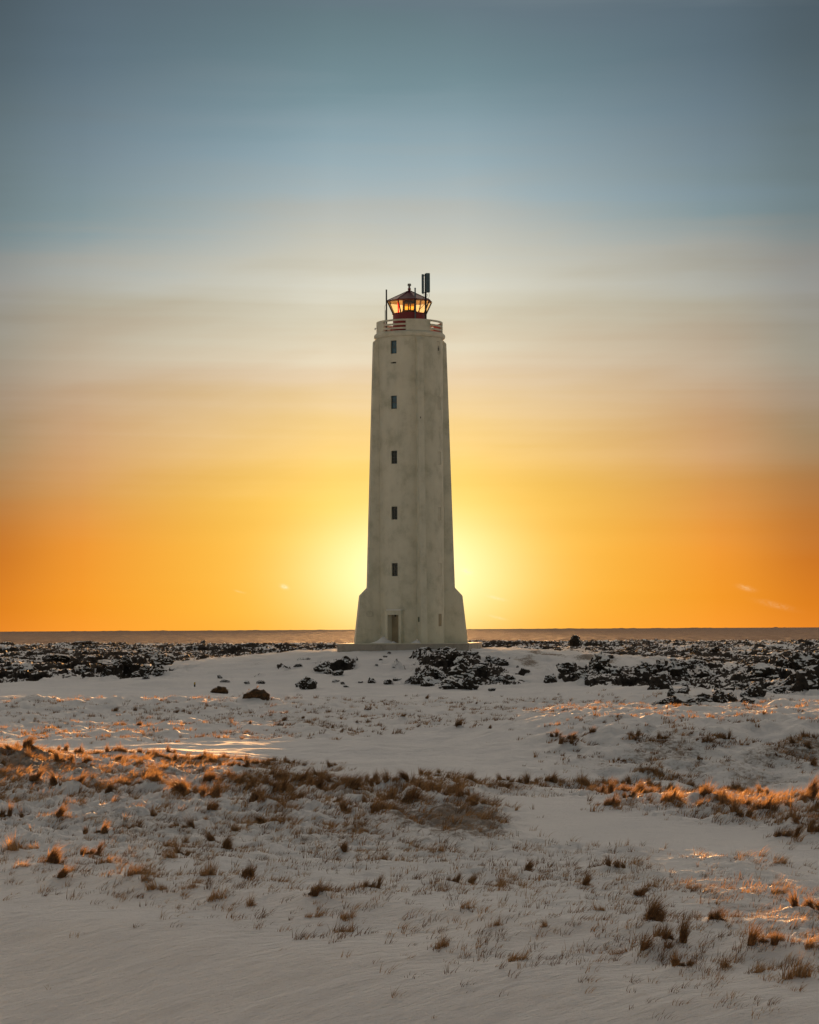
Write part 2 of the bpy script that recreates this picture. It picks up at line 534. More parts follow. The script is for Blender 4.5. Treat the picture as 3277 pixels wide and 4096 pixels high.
# ------------------------------------------------------------------ ground sheet
def build_ground():
    r = np.exp(np.arange(math.log(15.5), math.log(330), 0.0021))
    r = np.concatenate([np.exp(np.linspace(math.log(1.5), math.log(15.4), 40)), r, np.exp(np.linspace(math.log(335), math.log(5000), 30))])
    a_mid = np.arange(-11.6, 11.6, 0.027)
    a_side = np.concatenate([np.arange(11.6, 22, 0.10), np.arange(22, 180, 1.5), [180.0]])
    a = np.radians(np.concatenate([-a_side[::-1], a_mid[1:], a_side]))
    A, Rr = np.meshgrid(a, r)
    X = Rr * np.sin(A); Y = Rr * np.cos(A)
    Z = height(X, Y)
    nr, na = X.shape
    # slopes (for what lies bare)
    dZr = np.gradient(Z, axis=0) / np.maximum(np.gradient(Rr, axis=0), 1e-6)
    dZa = np.gradient(Z, axis=1) / np.maximum(np.gradient(A, axis=1) * Rr, 1e-6)
    slope = np.hypot(dZr, dZa)
    lava, g1, g2, s, d = masks(X, Y)
    bigp = sst(-0.75, 0.15, fbm(X / 5.0, Y / 12.0, 97, 3))
    rock = sst(0.25, 0.7, lava) * (0.05 + 0.30 * bigp * (Y > 165) + (0.55 + 0.4 * bigp) * sst(0.14, 0.55, slope)) * 0.95
    # bare rock ribs on the mound below the tower
    patch = np.clip(fbm(X / 3.5, Y / 6.0, 91, 3) + 0.25, 0, 1)
    swath = g1 * sst(-12, -9, s) * sst(4, 0, X)
    turf = g1 * (0.42 + 0.26 * patch) + swath * (0.1 + 0.25 * patch) + g2 * (0.47 + 0.35 * patch)
    bank = sst(1.0, 6.0, X) * sst(57, 61, Y) * sst(72, 68, Y)
    turf = np.maximum(turf, bank * (0.50 + 0.4 * patch))
    mound = sst(30, 16, d) * sst(6, 9, d) * (0.75 + 0.35 * sst(-2, 6, X))
    turf = np.maximum(turf, mound * (0.30 + 0.55 * patch))
    for bx, by, br, bh in BUMPS:
        rb = math.hypot(bx, by); ab = math.atan2(bx, by)
        i0, i1 = np.searchsorted(r, [rb - 4 * br, rb + 4 * br]); j0, j1 = np.searchsorted(a, [ab - 4 * br / rb, ab + 4 * br / rb])
        xx = X[i0:i1, j0:j1] - bx; yy = Y[i0:i1, j0:j1] - by
        Z[i0:i1, j0:j1] += bh * np.exp(-((xx + 0.25 * br) ** 2 + (yy * 0.8) ** 2) / (br * br))
    co = np.stack([X, Y, Z], -1).reshape(-1, 3).astype(np.float32)
    idx = np.arange(nr * na).reshape(nr, na)
    q = np.stack([idx[:-1, :-1], idx[:-1, 1:], idx[1:, 1:], idx[1:, :-1]], -1).reshape(-1, 4)
    me = bpy.data.meshes.new('snow_ground')
    me.vertices.add(len(co)); me.vertices.foreach_set('co', co.ravel())
    me.loops.add(q.size); me.loops.foreach_set('vertex_index', q.ravel().astype(np.int32))
    me.polygons.add(len(q)); me.polygons.foreach_set('loop_start', (np.arange(len(q)) * 4).astype(np.int32))
    me.polygons.foreach_set('use_smooth', np.ones(len(q), bool))
    me.update(calc_edges=True)
    ca = me.attributes.new('cover', 'FLOAT_COLOR', 'POINT')
    cc = np.stack([rock, turf, g1, np.ones_like(rock)], -1).reshape(-1, 4).astype(np.float32)
    ca.data.foreach_set('color', cc.ravel())
    me.materials.append(M['ground'])
    o = bpy.data.objects.new('snow_ground', me); col.objects.link(o)
    tag(o, kind='structure')
    print('ground verts', len(co))


BUMPS = []; SWARM = []


# ------------------------------------------------------------------ sea
def build_sea():
    m, t = new_mat('sea_water')
    pos = t.n('ShaderNodeNewGeometry').outputs['Position']
    mp = t.n('ShaderNodeMapping', i_Vector=pos); mp.inputs['Scale'].default_value = (0.10, 0.010, 1)
    n1 = noise_tex(t, mp.outputs[0], 1.0, 6, 0.75)
    mp2 = t.n('ShaderNodeMapping', i_Vector=pos); mp2.inputs['Scale'].default_value = (0.35, 0.05, 1)
    n2 = noise_tex(t, mp2.outputs[0], 1.0, 4, 0.7)
    h = t.math('ADD', t.math('MULTIPLY', n1, 6.0), t.math('MULTIPLY', n2, 1.5))
    bp = t.n('ShaderNodeBump', i_Height=h, i_Strength=1.0, i_Distance=1.0)
    dd = t.n('ShaderNodeBsdfDiffuse', i_Color=(0.075, 0.05, 0.045, 1))
    gg = t.n('ShaderNodeBsdfGlossy', i_Roughness=0.5, i_Normal=bp.outputs[0])
    wv = t.mapr(t.math('ADD', t.math('MULTIPLY', n1, 0.6), t.math('MULTIPLY', n2, 0.4)), 0.43, 0.57, 0.02, 0.14)
    b = t.n('ShaderNodeMixShader', i_0=wv, i_1=dd.outputs[0], i_2=gg.outputs[0])
    t.n('ShaderNodeOutputMaterial', i_Surface=b.outputs[0])
    ys = [290, 400, 700, 1200, 2500, 6000, 14000, 38000]
    vs = []; fs = []
    for y in ys:
        for k in range(9): vs.append(((k - 4) / 4 * max(y * 1.2, 4000), y, -7.0))
    for j in range(len(ys) - 1):
        for k in range(8):
            a = j * 9 + k; fs.append((a, a + 1, a + 10, a + 9))
    o = mesh_obj('sea', vs, fs, m); tag(o, kind='structure')
    # far swell that breaks the horizon line
    n = 1500; yy = 30000.0; vs = []; fs = []
    for i in range(n + 1):
        x = (i / n - 0.5) * 2 * 9000
        hh = 2.0 + 7.0 * max(0.0, float(fbm(np.array([x / 110]), np.array([0.3]), 5, 3)[0]))
        vs += [(x, yy, -7.3), (x, yy + 60, -7.0 + hh), (x, yy + 200, -7.3)]
    for i in range(n):
        for j in (0, 1): fs.append((i * 3 + j, i * 3 + 3 + j, i * 3 + 4 + j, i * 3 + 1 + j))
    o = mesh_obj('sea_swell', vs, fs, m, smooth=True); tag(o, kind='structure')


build_sea()

# ------------------------------------------------------------------ lighthouse
FIN = R(16)
S = 165.0 / F                        # metres per photo pixel at the tower
zz = lambda py: zrow(py, 165.0)
RC = 2.29                            # shaft radius
Z0 = PLINTH_TOP
ZC = zz(1360)                        # underside of cornice
ZP = zz(1337)                        # gallery floor
ZPT = zz(1291)                       # parapet top

LH = empty('lighthouse', (TX, TY, Z0), 'tall off-white concrete lighthouse with four buttresses and a red lantern on a snowy mound', 'lighthouse')
rel = lambda z: z - Z0


def azv(az, r, z): return Vector((r * math.sin(az), -r * math.cos(az), z))


WAZ = FIN - R(45)
WAZR = FIN + R(45)
win_rows = [(1361, 1414), (1582, 1635), (1802, 1854.5), (2025.5, 2078), (2252, 2304)]
winr_rows = [(1366, 1418), (1587, 1639), (1807, 1859), (2029.6, 2082), (2253, 2306), (2456, 2506)]
HW = R(5.9)
openings = []                        # az0, az1, z0, z1, kind
front = lambda py, az=WAZ: zrow(py, 165.0 - RC * math.cos(az)) - Z0
for a, b in win_rows: openings.append((WAZ - HW, WAZ + HW, front(b), front(a), 'window'))
for a, b in winr_rows: openings.append((WAZR - HW, WAZR + HW, front(b, WAZR), front(a, WAZR), 'shutter'))
openings.append((WAZ - R(5), WAZ + R(5), front(1453), front(1447), 'slot'))
DHW = R(10.8)
openings.append((WAZ - DHW, WAZ + DHW, 0.0, front(2459), 'door'))


def build_shaft():
    # angles and heights of the wall grid, with the openings as cells left out
    az = set(); zs = {0.0, rel(ZC) + 0.02}
    for a0, a1, z0, z1, k in openings:
        az |= {round(a0, 5), round(a1, 5)}; zs |= {round(z0, 4), round(z1, 4)}
    base = [round(R(360 / 96 * k - 180), 5) for k in range(96)]
    A = sorted(az | {b for b in base if all(abs(b - a) > R(1.2) for a in az)})
    Zb = sorted(zs); Z = []
    for p, q in zip(Zb[:-1], Zb[1:]):
        n = max(1, int((q - p) / 0.8))
        Z += [p + (q - p) * k / n for k in range(n)]
    Z.append(Zb[-1])
    nA, nZ = len(A), len(Z)
    vs = [azv(a, RC, z) for a in A for z in Z]; fs = []
    for i in range(nA):
        i2 = (i + 1) % nA
        am = (A[i] + (A[i2] if i2 else A[i2] + 2 * math.pi)) / 2
        for j in range(nZ - 1):
            zm = (Z[j] + Z[j + 1]) / 2
            if any(a0 < am < a1 and z0 < zm < z1 for a0, a1, z0, z1, k in openings): continue
            fs.append((i * nZ + j, i2 * nZ + j, i2 * nZ + j + 1, i * nZ + j + 1))
    b = MB(); b.add(vs, fs)
    for a0, a1, z0, z1, k in openings:      # reveals
        dp = {'window': 0.16, 'shutter': 0.045, 'slot': 0.2, 'door': 0.30}[k]
        ri = RC - dp
        if z0 == 0.0: z0 = 0.002
        o = [azv(a0, RC, z0), azv(a1, RC, z0), azv(a1, RC, z1), azv(a0, RC, z1)]
        q = [azv(a0, ri, z0), azv(a1, ri, z0), azv(a1, ri, z1), azv(a0, ri, z1)]
        b.add(o + q, [(0, 1, 5, 4), (1, 2, 6, 5), (2, 3, 7, 6), (3, 0, 4, 7)])
    o = mesh_obj('tower_wall', b.v, b.f, M['plaster'], LH)
    for p in o.data.polygons: p.use_smooth = len(p.vertices) == 4 and abs(Vector((p.center.x, p.center.y)).length - RC) < 0.012
    return o


build_shaft()


def local_frame(az, r, z):
    """matrix: x along the wall, y outward, z up"""
    o = azv(az, r, z)
    out = azv(az, 1, 0); tan = Vector((math.cos(az), math.sin(az), 0))
    return Matrix(((tan.x, out.x, 0, o.x), (tan.y, out.y, 0, o.y), (0, 0, 1, o.z), (0, 0, 0, 1)))


def tbox(b, fr, c, size):
    sx, sy, sz = [q / 2 for q in size]
    vs = [fr @ Vector((c[0] + x, c[1] + y, c[2] + z)) for x in (-sx, sx) for y in (-sy, sy) for z in (-sz, sz)]
    b.add(vs, [(0, 1, 3, 2), (4, 6, 7, 5), (0, 4, 5, 1), (2, 3, 7, 6), (0, 2, 6, 4), (1, 5, 7, 3)])


wi = 0
for a0, a1, z0, z1, k in openings:
    am = (a0 + a1) / 2; w = 2 * RC * math.sin((a1 - a0) / 2); h = z1 - z0; zc = (z0 + z1) / 2
    if k == 'window':
        rr = (RC - 0.12) * math.cos((a1 - a0) / 2)
        fr = local_frame(am, rr, zc)
        b = MB()
        for sx in (-1, 1): tbox(b, fr, (sx * (w / 2 - 0.018), 0, 0), (0.036, 0.05, h))
        for sz in (-1, 1): tbox(b, fr, (0, 0, sz * (h / 2 - 0.018)), (w - 0.074, 0.048, 0.036))
        if wi >= 2:
            tbox(b, fr, (0, 0.002, 0), (0.022, 0.03, h - 0.074))
            for q in (-0.25, 0, 0.25): tbox(b, fr, (0, 0.001, q * h), (w - 0.076, 0.028, 0.02))
        else:
            tbox(b, fr, (0, 0.002, 0), (w - 0.076, 0.03, 0.026))
        wo = b.build('window', M['frame'], LH)
        b = MB(); tbox(b, fr, (0, -0.022, 0), (w - 0.02, 0.01, h - 0.02))
        p = b.build('pane', M['pane_blue'] if wi < 2 else M['pane_dark'], wo)
        wi += 1
    elif k == 'shutter':
        rr = (RC - 0.042) * math.cos((a1 - a0) / 2)
        fr = local_frame(am, rr, zc)
        b = MB(); tbox(b, fr, (0, 0, 0), (w - 0.035, 0.02, h - 0.035))
        b.build('window_shutter', M['door'] if z0 < 3 else M['shutter'], LH, bevel=0.004)
        b = MB(); tbox(b, fr, (0, -0.02, 0), (w + 0.02, 0.012, h + 0.02))
        b.build('shutter_rebate', M['plaster_old'], LH)
    elif k == 'slot':
        fr = local_frame(am, RC - 0.2, zc)
        b = MB(); tbox(b, fr, (0, 0, 0), (w + 0.06, 0.02, h + 0.06)); b.build('vent', M['black'], LH)

# torn hole in the topmost right-hand shutter
fr = local_frame(WAZR, (RC - 0.022) * math.cos(HW), front(1394, WAZR))
b = MB()
pts = [(-.03, -.17), (.07, -.16), (.10, .02), (.06, .12), (.02, .2), (-.01, .17), (.0, .09), (-.06, .02)]
b.add([fr @ Vector((x, 0.0, z)) for x, z in pts] + [fr @ Vector((x, -0.004, z)) for x, z in pts],
      [tuple(range(8)), tuple(range(15, 7, -1))] + [(i, (i + 1) % 8, 8 + (i + 1) % 8, 8 + i) for i in range(8)])
b.build('hole', M['black'], LH)

# door in its projecting surround
am = WAZ; zt = front(2459); w = 2 * RC * math.sin(DHW)
rr = (RC - 0.26) * math.cos(DHW)
fr = local_frame(am, rr, zt / 2)
b = MB(); tbox(b, fr, (0, 0, 0), (w - 0.02, 0.05, zt - 0.01))
door = b.build('door', M['door'], LH, bevel=0.006)
b = MB(); tbox(b, fr, (w / 2 - 0.10, 0.045, -0.02), (0.03, 0.04, 0.20)); tbox(b, fr, (w / 2 - 0.12, 0.06, 0.03), (0.10, 0.02, 0.02))
tbox(b, fr, (w / 2 - 0.10, 0.035, 0.17), (0.035, 0.02, 0.035))
b.build('handle', M['black'], door)
frw = local_frame(am, RC + 0.06, 0)
b = MB(); W2 = w / 2 + 0.20; zs_ = front(2444)
for sx in (-1, 1): tbox(b, frw, (sx * (w / 2 + 0.10), 0, zt / 2), (0.20, 0.40, zt))
tbox(b, frw, (0, 0, (zt + zs_) / 2), (2 * W2, 0.40, zs_ - zt))
b.build('door_surround', M['plaster'], LH)
b = MB(); tbox(b, frw, (0, 0.02, zs_ + 0.02), (2 * W2 + 0.12, 0.46, 0.04)); b.build('door_lintel', M['plaster'], LH, bevel=0.008)
b = MB(); b.tube(frw @ Vector((0.02, -0.1, zt)), frw @ Vector((0.02, -0.1, zt - 0.06)), 0.06, 12)
b.tube(frw @ Vector((0.02, -0.1, zt - 0.06)), frw @ Vector((0.02, -0.1, zt - 0.14)), 0.045, 12); b.build('door_lamp', M['black'], LH)


# buttresses
def fin(az, w):
    outer = [(3.28, 0.0), (2.60, rel(zz(1372))), (2.36, rel(zz(1359)))] if az == FIN else [(4.04, 0.0), (3.66, rel(zz(2383))), (3.12, rel(zz(2351))), (2.60, rel(zz(1372))), (2.36, rel(zz(1359)))]
    prof = [(1.9, 0.0)] + outer + [(1.9, rel(zz(1359)))]
    vs = []; fs = []
    fr = local_frame(az, 0, 0)
    for sx in (-1, 1):
        for r, z in prof: vs.append(fr @ Vector((sx * w / 2, r, z)))
    n = len(prof)
    fs.append(tuple(range(n))); fs.append(tuple(range(2 * n - 1, n - 1, -1)))
    for i in range(n): fs.append((i, (i + 1) % n, n + (i + 1) % n, n + i))
    b = MB(); b.add(vs, fs)
    return b.build('buttress', M['plaster'], LH, bevel=0.025)


fins = [fin(FIN + R(90 * k), 0.46) for k in range(4)]
# meter box on the front buttress, hatch on the left one
fr = local_frame(FIN, 0, 0)
b = MB(); zb = zrow(2478, 162.2) - Z0
tbox(b, fr, (-0.25, 2.75, zb), (0.05, 0.22, 0.34)); b.build('meter_box', M['green'], LH, bevel=0.006)
b = MB(); fl = local_frame(FIN - R(90), 0, 0); zb = zrow(2456, 165) - Z0
for dx in (-0.21, 0.21): tbox(b, fl, (0.234, 3.0 + dx, zb), (0.02, 0.02, 0.30))
for dz in (-0.15, 0.15): tbox(b, fl, (0.236, 3.0, zb + dz), (0.02, 0.42, 0.02))
b.build('hatch_frame', M['plaster_old'], LH)
b = MB(); zb = zrow(1671, 162.5) - Z0
fr = local_frame(FIN, 0, 0)
tbox(b, fr, (-0.05, 2.76, zb), (0.06, 0.06, 0.12)); tbox(b, fr, (0.03, 2.76, zb - 0.03), (0.14, 0.03, 0.03)); b.build('bracket', M['black'], LH)

# cornice, floor, parapet
c0, c1 = rel(ZC), rel(ZP)
b = MB().lathe([(RC - 0.3, c0), (RC + 0.05, c0), (RC + 0.13, c0 + 0.05), (RC + 0.18, c0 + 0.13), (RC + 0.18, c0 + 0.27), (RC + 0.14, c0 + 0.33), (RC + 0.05, c1 + 0.01), (RC - 0.3, c1 + 0.01)], 96, closed=True)
b.build('cornice', M['plaster'], LH, smooth=True)
b = MB().lathe([(0.01, c1 - 0.2), (RC - 0.2, c1 - 0.2), (RC - 0.2, c1 + 0.015), (0.01, c1 + 0.015)], 64); b.build('gallery_floor', M['plaster_old'], LH)
RP = 2.30; p0 = c1 + 0.01; p1 = rel(ZPT)
H = p1 - p0
for k in range(4):
    ac = FIN + R(90 * k)
    b = MB().arc([(RP - 0.14, p0), (RP, p0), (RP, p1), (RP - 0.14, p1)], ac - R(22.5), ac + R(22.5), 18)
    pn = b.build('parapet_panel', M['plaster'], LH)
    b = MB().arc([(RP - 0.165, p0 + 0.002), (RP - 0.142, p0 + 0.002), (RP - 0.142, p1 - 0.03), (RP - 0.165, p1 - 0.03)], ac - R(22.3), ac + R(22.3), 18)
    b.build('inner_face', M['salmon'], pn)
    for z0, z1 in ((p1 - 0.115, p1 - 0.002), (p0 + 0.38, p0 + 0.50), (p0 + 0.11, p0 + 0.23)):
        b = MB().arc([(RP - 0.12, z0), (RP - 0.01, z0), (RP - 0.01, z1), (RP - 0.12, z1)], ac + R(22.5), ac + R(67.5), 18)
        b.build('gallery_rail', M['plaster'], LH)

# lantern
ZG0 = rel(zz(1256)); ZG1 = rel(zz(1210)); V0 = R(15)
RB, RT = 1.17, 1.60
oct_ = lambda r, z, k: azv(V0 + R(45 * k), r, z)
b = MB().lathe([(0.02, p0), (1.15, p0), (1.15, ZG0 - 0.06), (1.20, ZG0 - 0.05), (1.20, ZG0), (1.0, ZG0), (1.0, ZG0 - 0.1), (0.02, ZG0 - 0.1)], 48)
b.build('lantern_wall', M['red'], LH)
for k in range(8):
    v = [oct_(RB, ZG0, k), oct_(RB, ZG0, k + 1), oct_(RT - 0.04, ZG1, k + 1), oct_(RT - 0.04, ZG1, k)]
    n = (v[1] - v[0]).cross(v[3] - v[0]).normalized() * 0.012
    b = MB(); b.add(v + [q + n for q in v], [(0, 1, 2, 3), (7, 6, 5, 4), (0, 4, 5, 1), (1, 5, 6, 2), (2, 6, 7, 3), (3, 7, 4, 0)])
    pane = b.build('lantern_pane', M['glass'], LH)
    b = MB().tube(oct_(RB + 0.01, ZG0 - 0.02, k), oct_(RT - 0.02, ZG1 + 0.02, k), 0.045, 8); b.build('glazing_bar', M['dark_metal'], LH)
    if k == 7:      # red sector strip in the far pane
        pass
# red sector strip stands just inside the left pane
p = MB(); a = R(-44)
p.tube(azv(a, 1.10, ZG0), azv(a, 1.10, ZG1), 0.07, 4); p.build('red_sector_glass', M['glass_red'], LH)
p = MB(); ZE = rel(zz(1208)); ZA = rel(zz(1162)); RE = 1.64
# pale ceiling ring and roof
vs = [oct_(RE, ZE, k) for k in range(8)] + [oct_(RE, ZE + 0.05, k) for k in range(8)] + [Vector((0, 0, ZA))] + [oct_(RT * 0.8, ZE + 0.03, k) for k in range(8)]
fs = [(k, (k + 1) % 8, 8 + (k + 1) % 8, 8 + k) for k in range(8)] + [(8 + k, 8 + (k + 1) % 8, 16) for k in range(8)]
fs += [((k + 1) % 8, k, 17 + k, 17 + (k + 1) % 8) for k in range(8)] + [tuple(17 + k for k in range(8))]
p.add(vs, fs); roof = p.build('roof', M['red_roof'], LH)
p = MB()
for k in range(8): p.tube(oct_(RE - 0.01, ZE + 0.055, k), oct_(0.06, ZA + 0.0, k), 0.018, 6)
p.build('roof_seam', M['red_roof'], roof)
b = MB().lathe([(0.0, ZA - 0.06), (0.11, ZA - 0.06), (0.09, ZA + 0.02), (0.07, ZA + 0.03), (0.11, ZA + 0.05), (0.11, ZA + 0.15), (0.0, ZA + 0.15)], 20); b.build('ventilator_base', M['red'], roof)
b = MB().lathe([(0.0, ZA + 0.15), (0.075, ZA + 0.15), (0.07, ZA + 0.33), (0.125, ZA + 0.33), (0.125, ZA + 0.44), (0.10, ZA + 0.48), (0.0, ZA + 0.48)], 20); b.build('ventilator', M['grey_metal'], roof, smooth=False)
# lens apparatus
b = MB().lathe([(0.0, ZG0 - 0.1), (0.52, ZG0 - 0.1), (0.52, ZG0 + 0.20), (0.42, ZG0 + 0.24), (0.0, ZG0 + 0.24)], 32); b.build('lens_base', M['black'], LH)
b = MB().lathe([(0.30, ZG0 + 0.24), (0.40, ZG0 + 0.30), (0.44, ZG0 + 0.40), (0.40, ZG0 + 0.52), (0.30, ZG0 + 0.58)], 32); b.build('lens', M['lens'], LH, smooth=True)
b = MB().lathe([(0.0, ZG0 + 0.58), (0.46, ZG0 + 0.58), (0.46, ZE + 0.02), (0.0, ZE + 0.02)], 32); b.build('lens_top', M['black'], LH)
for k in range(6):
    a = R(60 * k + 8)
    b = MB().tube(azv(a, 0.46, ZG0 + 0.2), azv(a, 0.46, ZE), 0.045, 8); b.build('lens_post', M['black'], LH)
# sheet-metal ceiling hanging just below the eaves
b = MB().tube(azv(R(-74), RP + 0.02, p0 + 0.35), azv(R(-80), RP + 0.14, p0 + 0.37), 0.02).tube(azv(R(-80), RP + 0.12, p0 + 0.25), azv(R(-80), RP + 0.12, p0 + 0.38), 0.035); b.build('small_lamp', M['grey_metal'], LH)

# plinth (the slab the tower stands on)
pl = empty('plinth', (TX, TY, Z0 - 0.9), 'low square concrete slab with chipped edge that the lighthouse stands on', 'plinth', rz=R(-7.4))
b = MB().box((0, 0, 0.44), (8.9, 8.9, 0.90)); bs = b.build('slab', M['plaster_old'], pl, bevel=0.03)
b = MB().box((0, 0, 0.875), (9.0, 9.0, 0.05)); b.build('coping', M['plaster'], pl, bevel=0.01)


# snow piles against the tower
def snow_pile(az, r, w, dth, h, label, skew=0.0):
    n = 20; vs = []; fs = []
    for i in range(n + 1):
        for j in range(n + 1):
            u = i / n * 2 - 1; v = j / n * 2 - 1
            e = max(0.0, 1 - abs(u + skew * (1 - abs(u)))) ** 1.15 * max(0, 1 - v * v)
            nz = 0.06 * math.sin(7 * u + 3 * v) + 0.05 * math.sin(13 * u - 5 * v + 1)
            vs.append((u * w / 2, v * dth / 2, h * e * (1 + nz) - 0.02))
    for i in range(n):
        for j in range(n):
            a = i * (n + 1) + j; fs.append((a, a + n + 1, a + n + 2, a + 1))
    o = mesh_obj('snow_pile', vs, fs, M['snow'], None, True)
    c = azv(az, r, 0)
    o.location = (TX + c.x, TY + c.y, Z0 + 0.012); o.rotation_euler = (0, 0, az)
    tag(o, label, 'snow pile', 'snow piles at the foot of the lighthouse')
    return o


snow_pile(R(-50), 2.62, 1.75, 1.3, 0.48, 'pointed heap of snow left of the lighthouse door', -0.35)
snow_pile(WAZ, 2.55, 0.7, 0.5, 0.15, 'small ridge of snow lying on the lighthouse door step')
snow_pile(R(8), 2.75, 0.9, 0.8, 0.28, 'low heap of snow right of the door, against the front buttress')
sp = MB(); tbox(sp, frw, (0, 0.0, zs_ + 0.075), (2 * W2 - 0.1, 0.34, 0.07))
o = sp.build('snow_pile', M['snow'], None, bevel=0.03); o.location = (TX, TY, Z0)
tag(o, 'thin cap of snow on the lintel above the lighthouse door', 'snow pile')

# ------------------------------------------------------------------ antennas on the gallery
ZF = Z0 + p0


def at_gallery(px, py, dy):
    Y = TY + dy; v = ray(px, py)
    return Vector((v.x * Y, Y, CAM_Z + v.z * Y))


def pole(name, px, ptop, dy, r, label, cat, mat):
    top = at_gallery(px, ptop, dy); base = Vector((top.x, top.y, ZF))
    o = empty(name, base, label, cat)
    hgt = top.z - base.z
    b = MB().tube((0, 0, 0.03), (0, 0, hgt), r, 12); b.build('pole', mat, o)
    b = MB().tube((0, 0, 0), (0, 0, 0.05), r * 2.2, 12); b.build('base_flange', mat, o)
    b = MB().tube((0, 0, hgt - 0.002), (0, 0, hgt + 0.03), r * 1.15, 12); b.build('end_cap', mat, o)
    return o, hgt


o, h = pole('antenna_pole', 1546, 1160, -1.2, 0.052, 'plain dark antenna pole at the left edge of the lighthouse gallery', 'antenna pole', M['dark_metal'])
o2, h2 = pole('antenna_pole', 1661, 1153, -1.35, 0.052, 'plain dark antenna pole standing in front of the red lantern roof', 'antenna pole', M['antenna'])
top = at_gallery(1541, 1241, -1.3)
w_ = empty('whip_antenna', (top.x, top.y, ZF), 'thin whip antenna with a looped cable beside the left gallery pole', 'antenna')
hh = top.z - ZF
MB().tube((0, 0, 0), (0, 0, hh), 0.022, 8).build('rod', M['dark_metal'], w_)
cp = [(0, 0, hh), (-0.03, 0, hh + 0.12), (-0.04, 0, hh + 0.22), (-0.01, 0, hh + 0.33), (0.04, 0, hh + 0.38), (0.09, 0.05, hh + 0.39)]
MB().path(cp, 0.008).build('cable', M['dark_metal'], w_)

top = at_gallery(1702.5, 1095, -0.9)
mst = empty('panel_antenna_mast', (top.x, top.y, ZF), 'tall antenna mast with two upright panel antennas right of the red lantern', 'antenna mast')
hm = top.z - ZF
MB().tube((0, 0, 0), (0, 0, hm), 0.068, 14).build('mast_pole', M['dark_metal'], mst)
MB().tube((0, 0, 0), (0, 0, 0.06), 0.12, 14).build('base_flange', M['dark_metal'], mst)
for dx, w, dy, ry, y0, y1 in ((-0.19, 0.155, -0.05, R(-18), 1097, 1174), (0.15, 0.30, -0.1, R(10), 1093, 1170)):
    z1 = hm - (y0 - 1095) * S; z0 = hm - (y1 - 1095) * S
    b = MB().box((dx, dy, (z0 + z1) / 2), (w, 0.12, z1 - z0), rz=ry)
    pn = b.build('panel_antenna', M['antenna'], mst, bevel=0.02)
    b = MB().box((dx, dy, z0 - 0.012), (w * 0.8, 0.08, 0.02), rz=ry); b.build('connector_plate', M['dark_metal'], pn)
    for q in (-0.3, 0.3): MB().tube((dx + q * w, dy, z0 - 0.02), (dx + q * w, dy, z0 - 0.09), 0.012, 6).build('connector', M['dark_metal'], pn)
    x0 = dx + 0.3 * w; sg = 1 if dx > 0 else -1
    MB().path([(x0, dy, z0 - 0.09), (x0 + 0.02 * sg, dy, z0 - 0.25), (x0 - 0.02 * sg, dy, z0 - 0.38), (x0 * 0.5, dy * 0.5, z0 - 0.5), (0.05 * sg, -0.03, z0 - 0.56)], 0.010).build('cable', M['dark_metal'], mst)
    for zc in (z0 + 0.05, z1 - 0.08):
        MB().box((dx / 2, 0, zc), (abs(dx) + 0.06, 0.05, 0.05)).build('bracket', M['dark_metal'], mst)
loop = [(0.09 + 0.05 * math.cos(t), -0.06, hm - 1.5 + 0.07 * math.sin(t)) for t in [k * math.pi / 6 for k in range(13)]]
MB().path(loop, 0.010).build('cable_loop', M['dark_metal'], mst)
pz = [hm - 1.72, hm - 2.1, hm - 2.36]
for z in pz: MB().tube((0, 0, z - 0.03), (0, 0, z + 0.03), 0.075, 12).build('clamp', M['dark_metal'], mst)
MB().tube((-0.06, 0.02, hm - 2.08), (-0.58, 0.35, hm - 2.62), 0.018, 6).build('brace', M['dark_metal'], mst)

# ------------------------------------------------------------------ rocks
from mathutils import noise as mn


def rock_mesh(seed, sub=4, sharp=0.5):
    bm = bmesh.new(); bmesh.ops.create_icosphere(bm, subdivisions=sub, radius=1.0)
    off = Vector((seed * 13.7, seed * 7.1, seed * 3.3))
    rs = random.Random(seed)
    cuts = [(Vector((rs.gauss(0, 1), rs.gauss(0, 1), rs.gauss(0, 0.8))).normalized(), rs.uniform(0.45, 0.85)) for _ in range(10)]
    for v in bm.verts:
        p = v.co.copy()
        for n, dd in cuts:
            k = p.dot(n)
            if k > dd: p -= n * (k - dd) * 0.85
        n1 = mn.fractal(p * 1.3 + off, 1.0, 2.1, 4)
        n2 = mn.fractal(p * 4.0 + off, 0.9, 2.2, 4)
        d1, _ = mn.voronoi(p * 2.4 + off)
        p *= 1 + 0.32 * n1 + 0.17 * n2 + 0.32 * (d1[1] - d1[0] - 0.25) * sharp
        v.co = p
    # normalise: base at z=0 (slightly cut), width 1, height 1
    xs = [v.co.x for v in bm.verts]; ys = [v.co.y for v in bm.verts]; zs = [v.co.z for v in bm.verts]
    cx = (max(xs) + min(xs)) / 2; cy = (max(ys) + min(ys)) / 2; z0 = min(zs) + 0.28 * (max(zs) - min(zs))
    sx = max(xs) - min(xs); sy = max(ys) - min(ys); sz = max(zs) - z0
    for v in bm.verts: v.co = Vector(((v.co.x - cx) / sx, (v.co.y - cy) / sy, (v.co.z - z0) / sz))
    for f in bm.faces: f.smooth = False
    me = bpy.data.meshes.new('rock'); bm.to_mesh(me); bm.free()
    me.materials.append(M['rock'])
    return me


rock_meshes = [rock_mesh(k + 1) for k in range(16)]

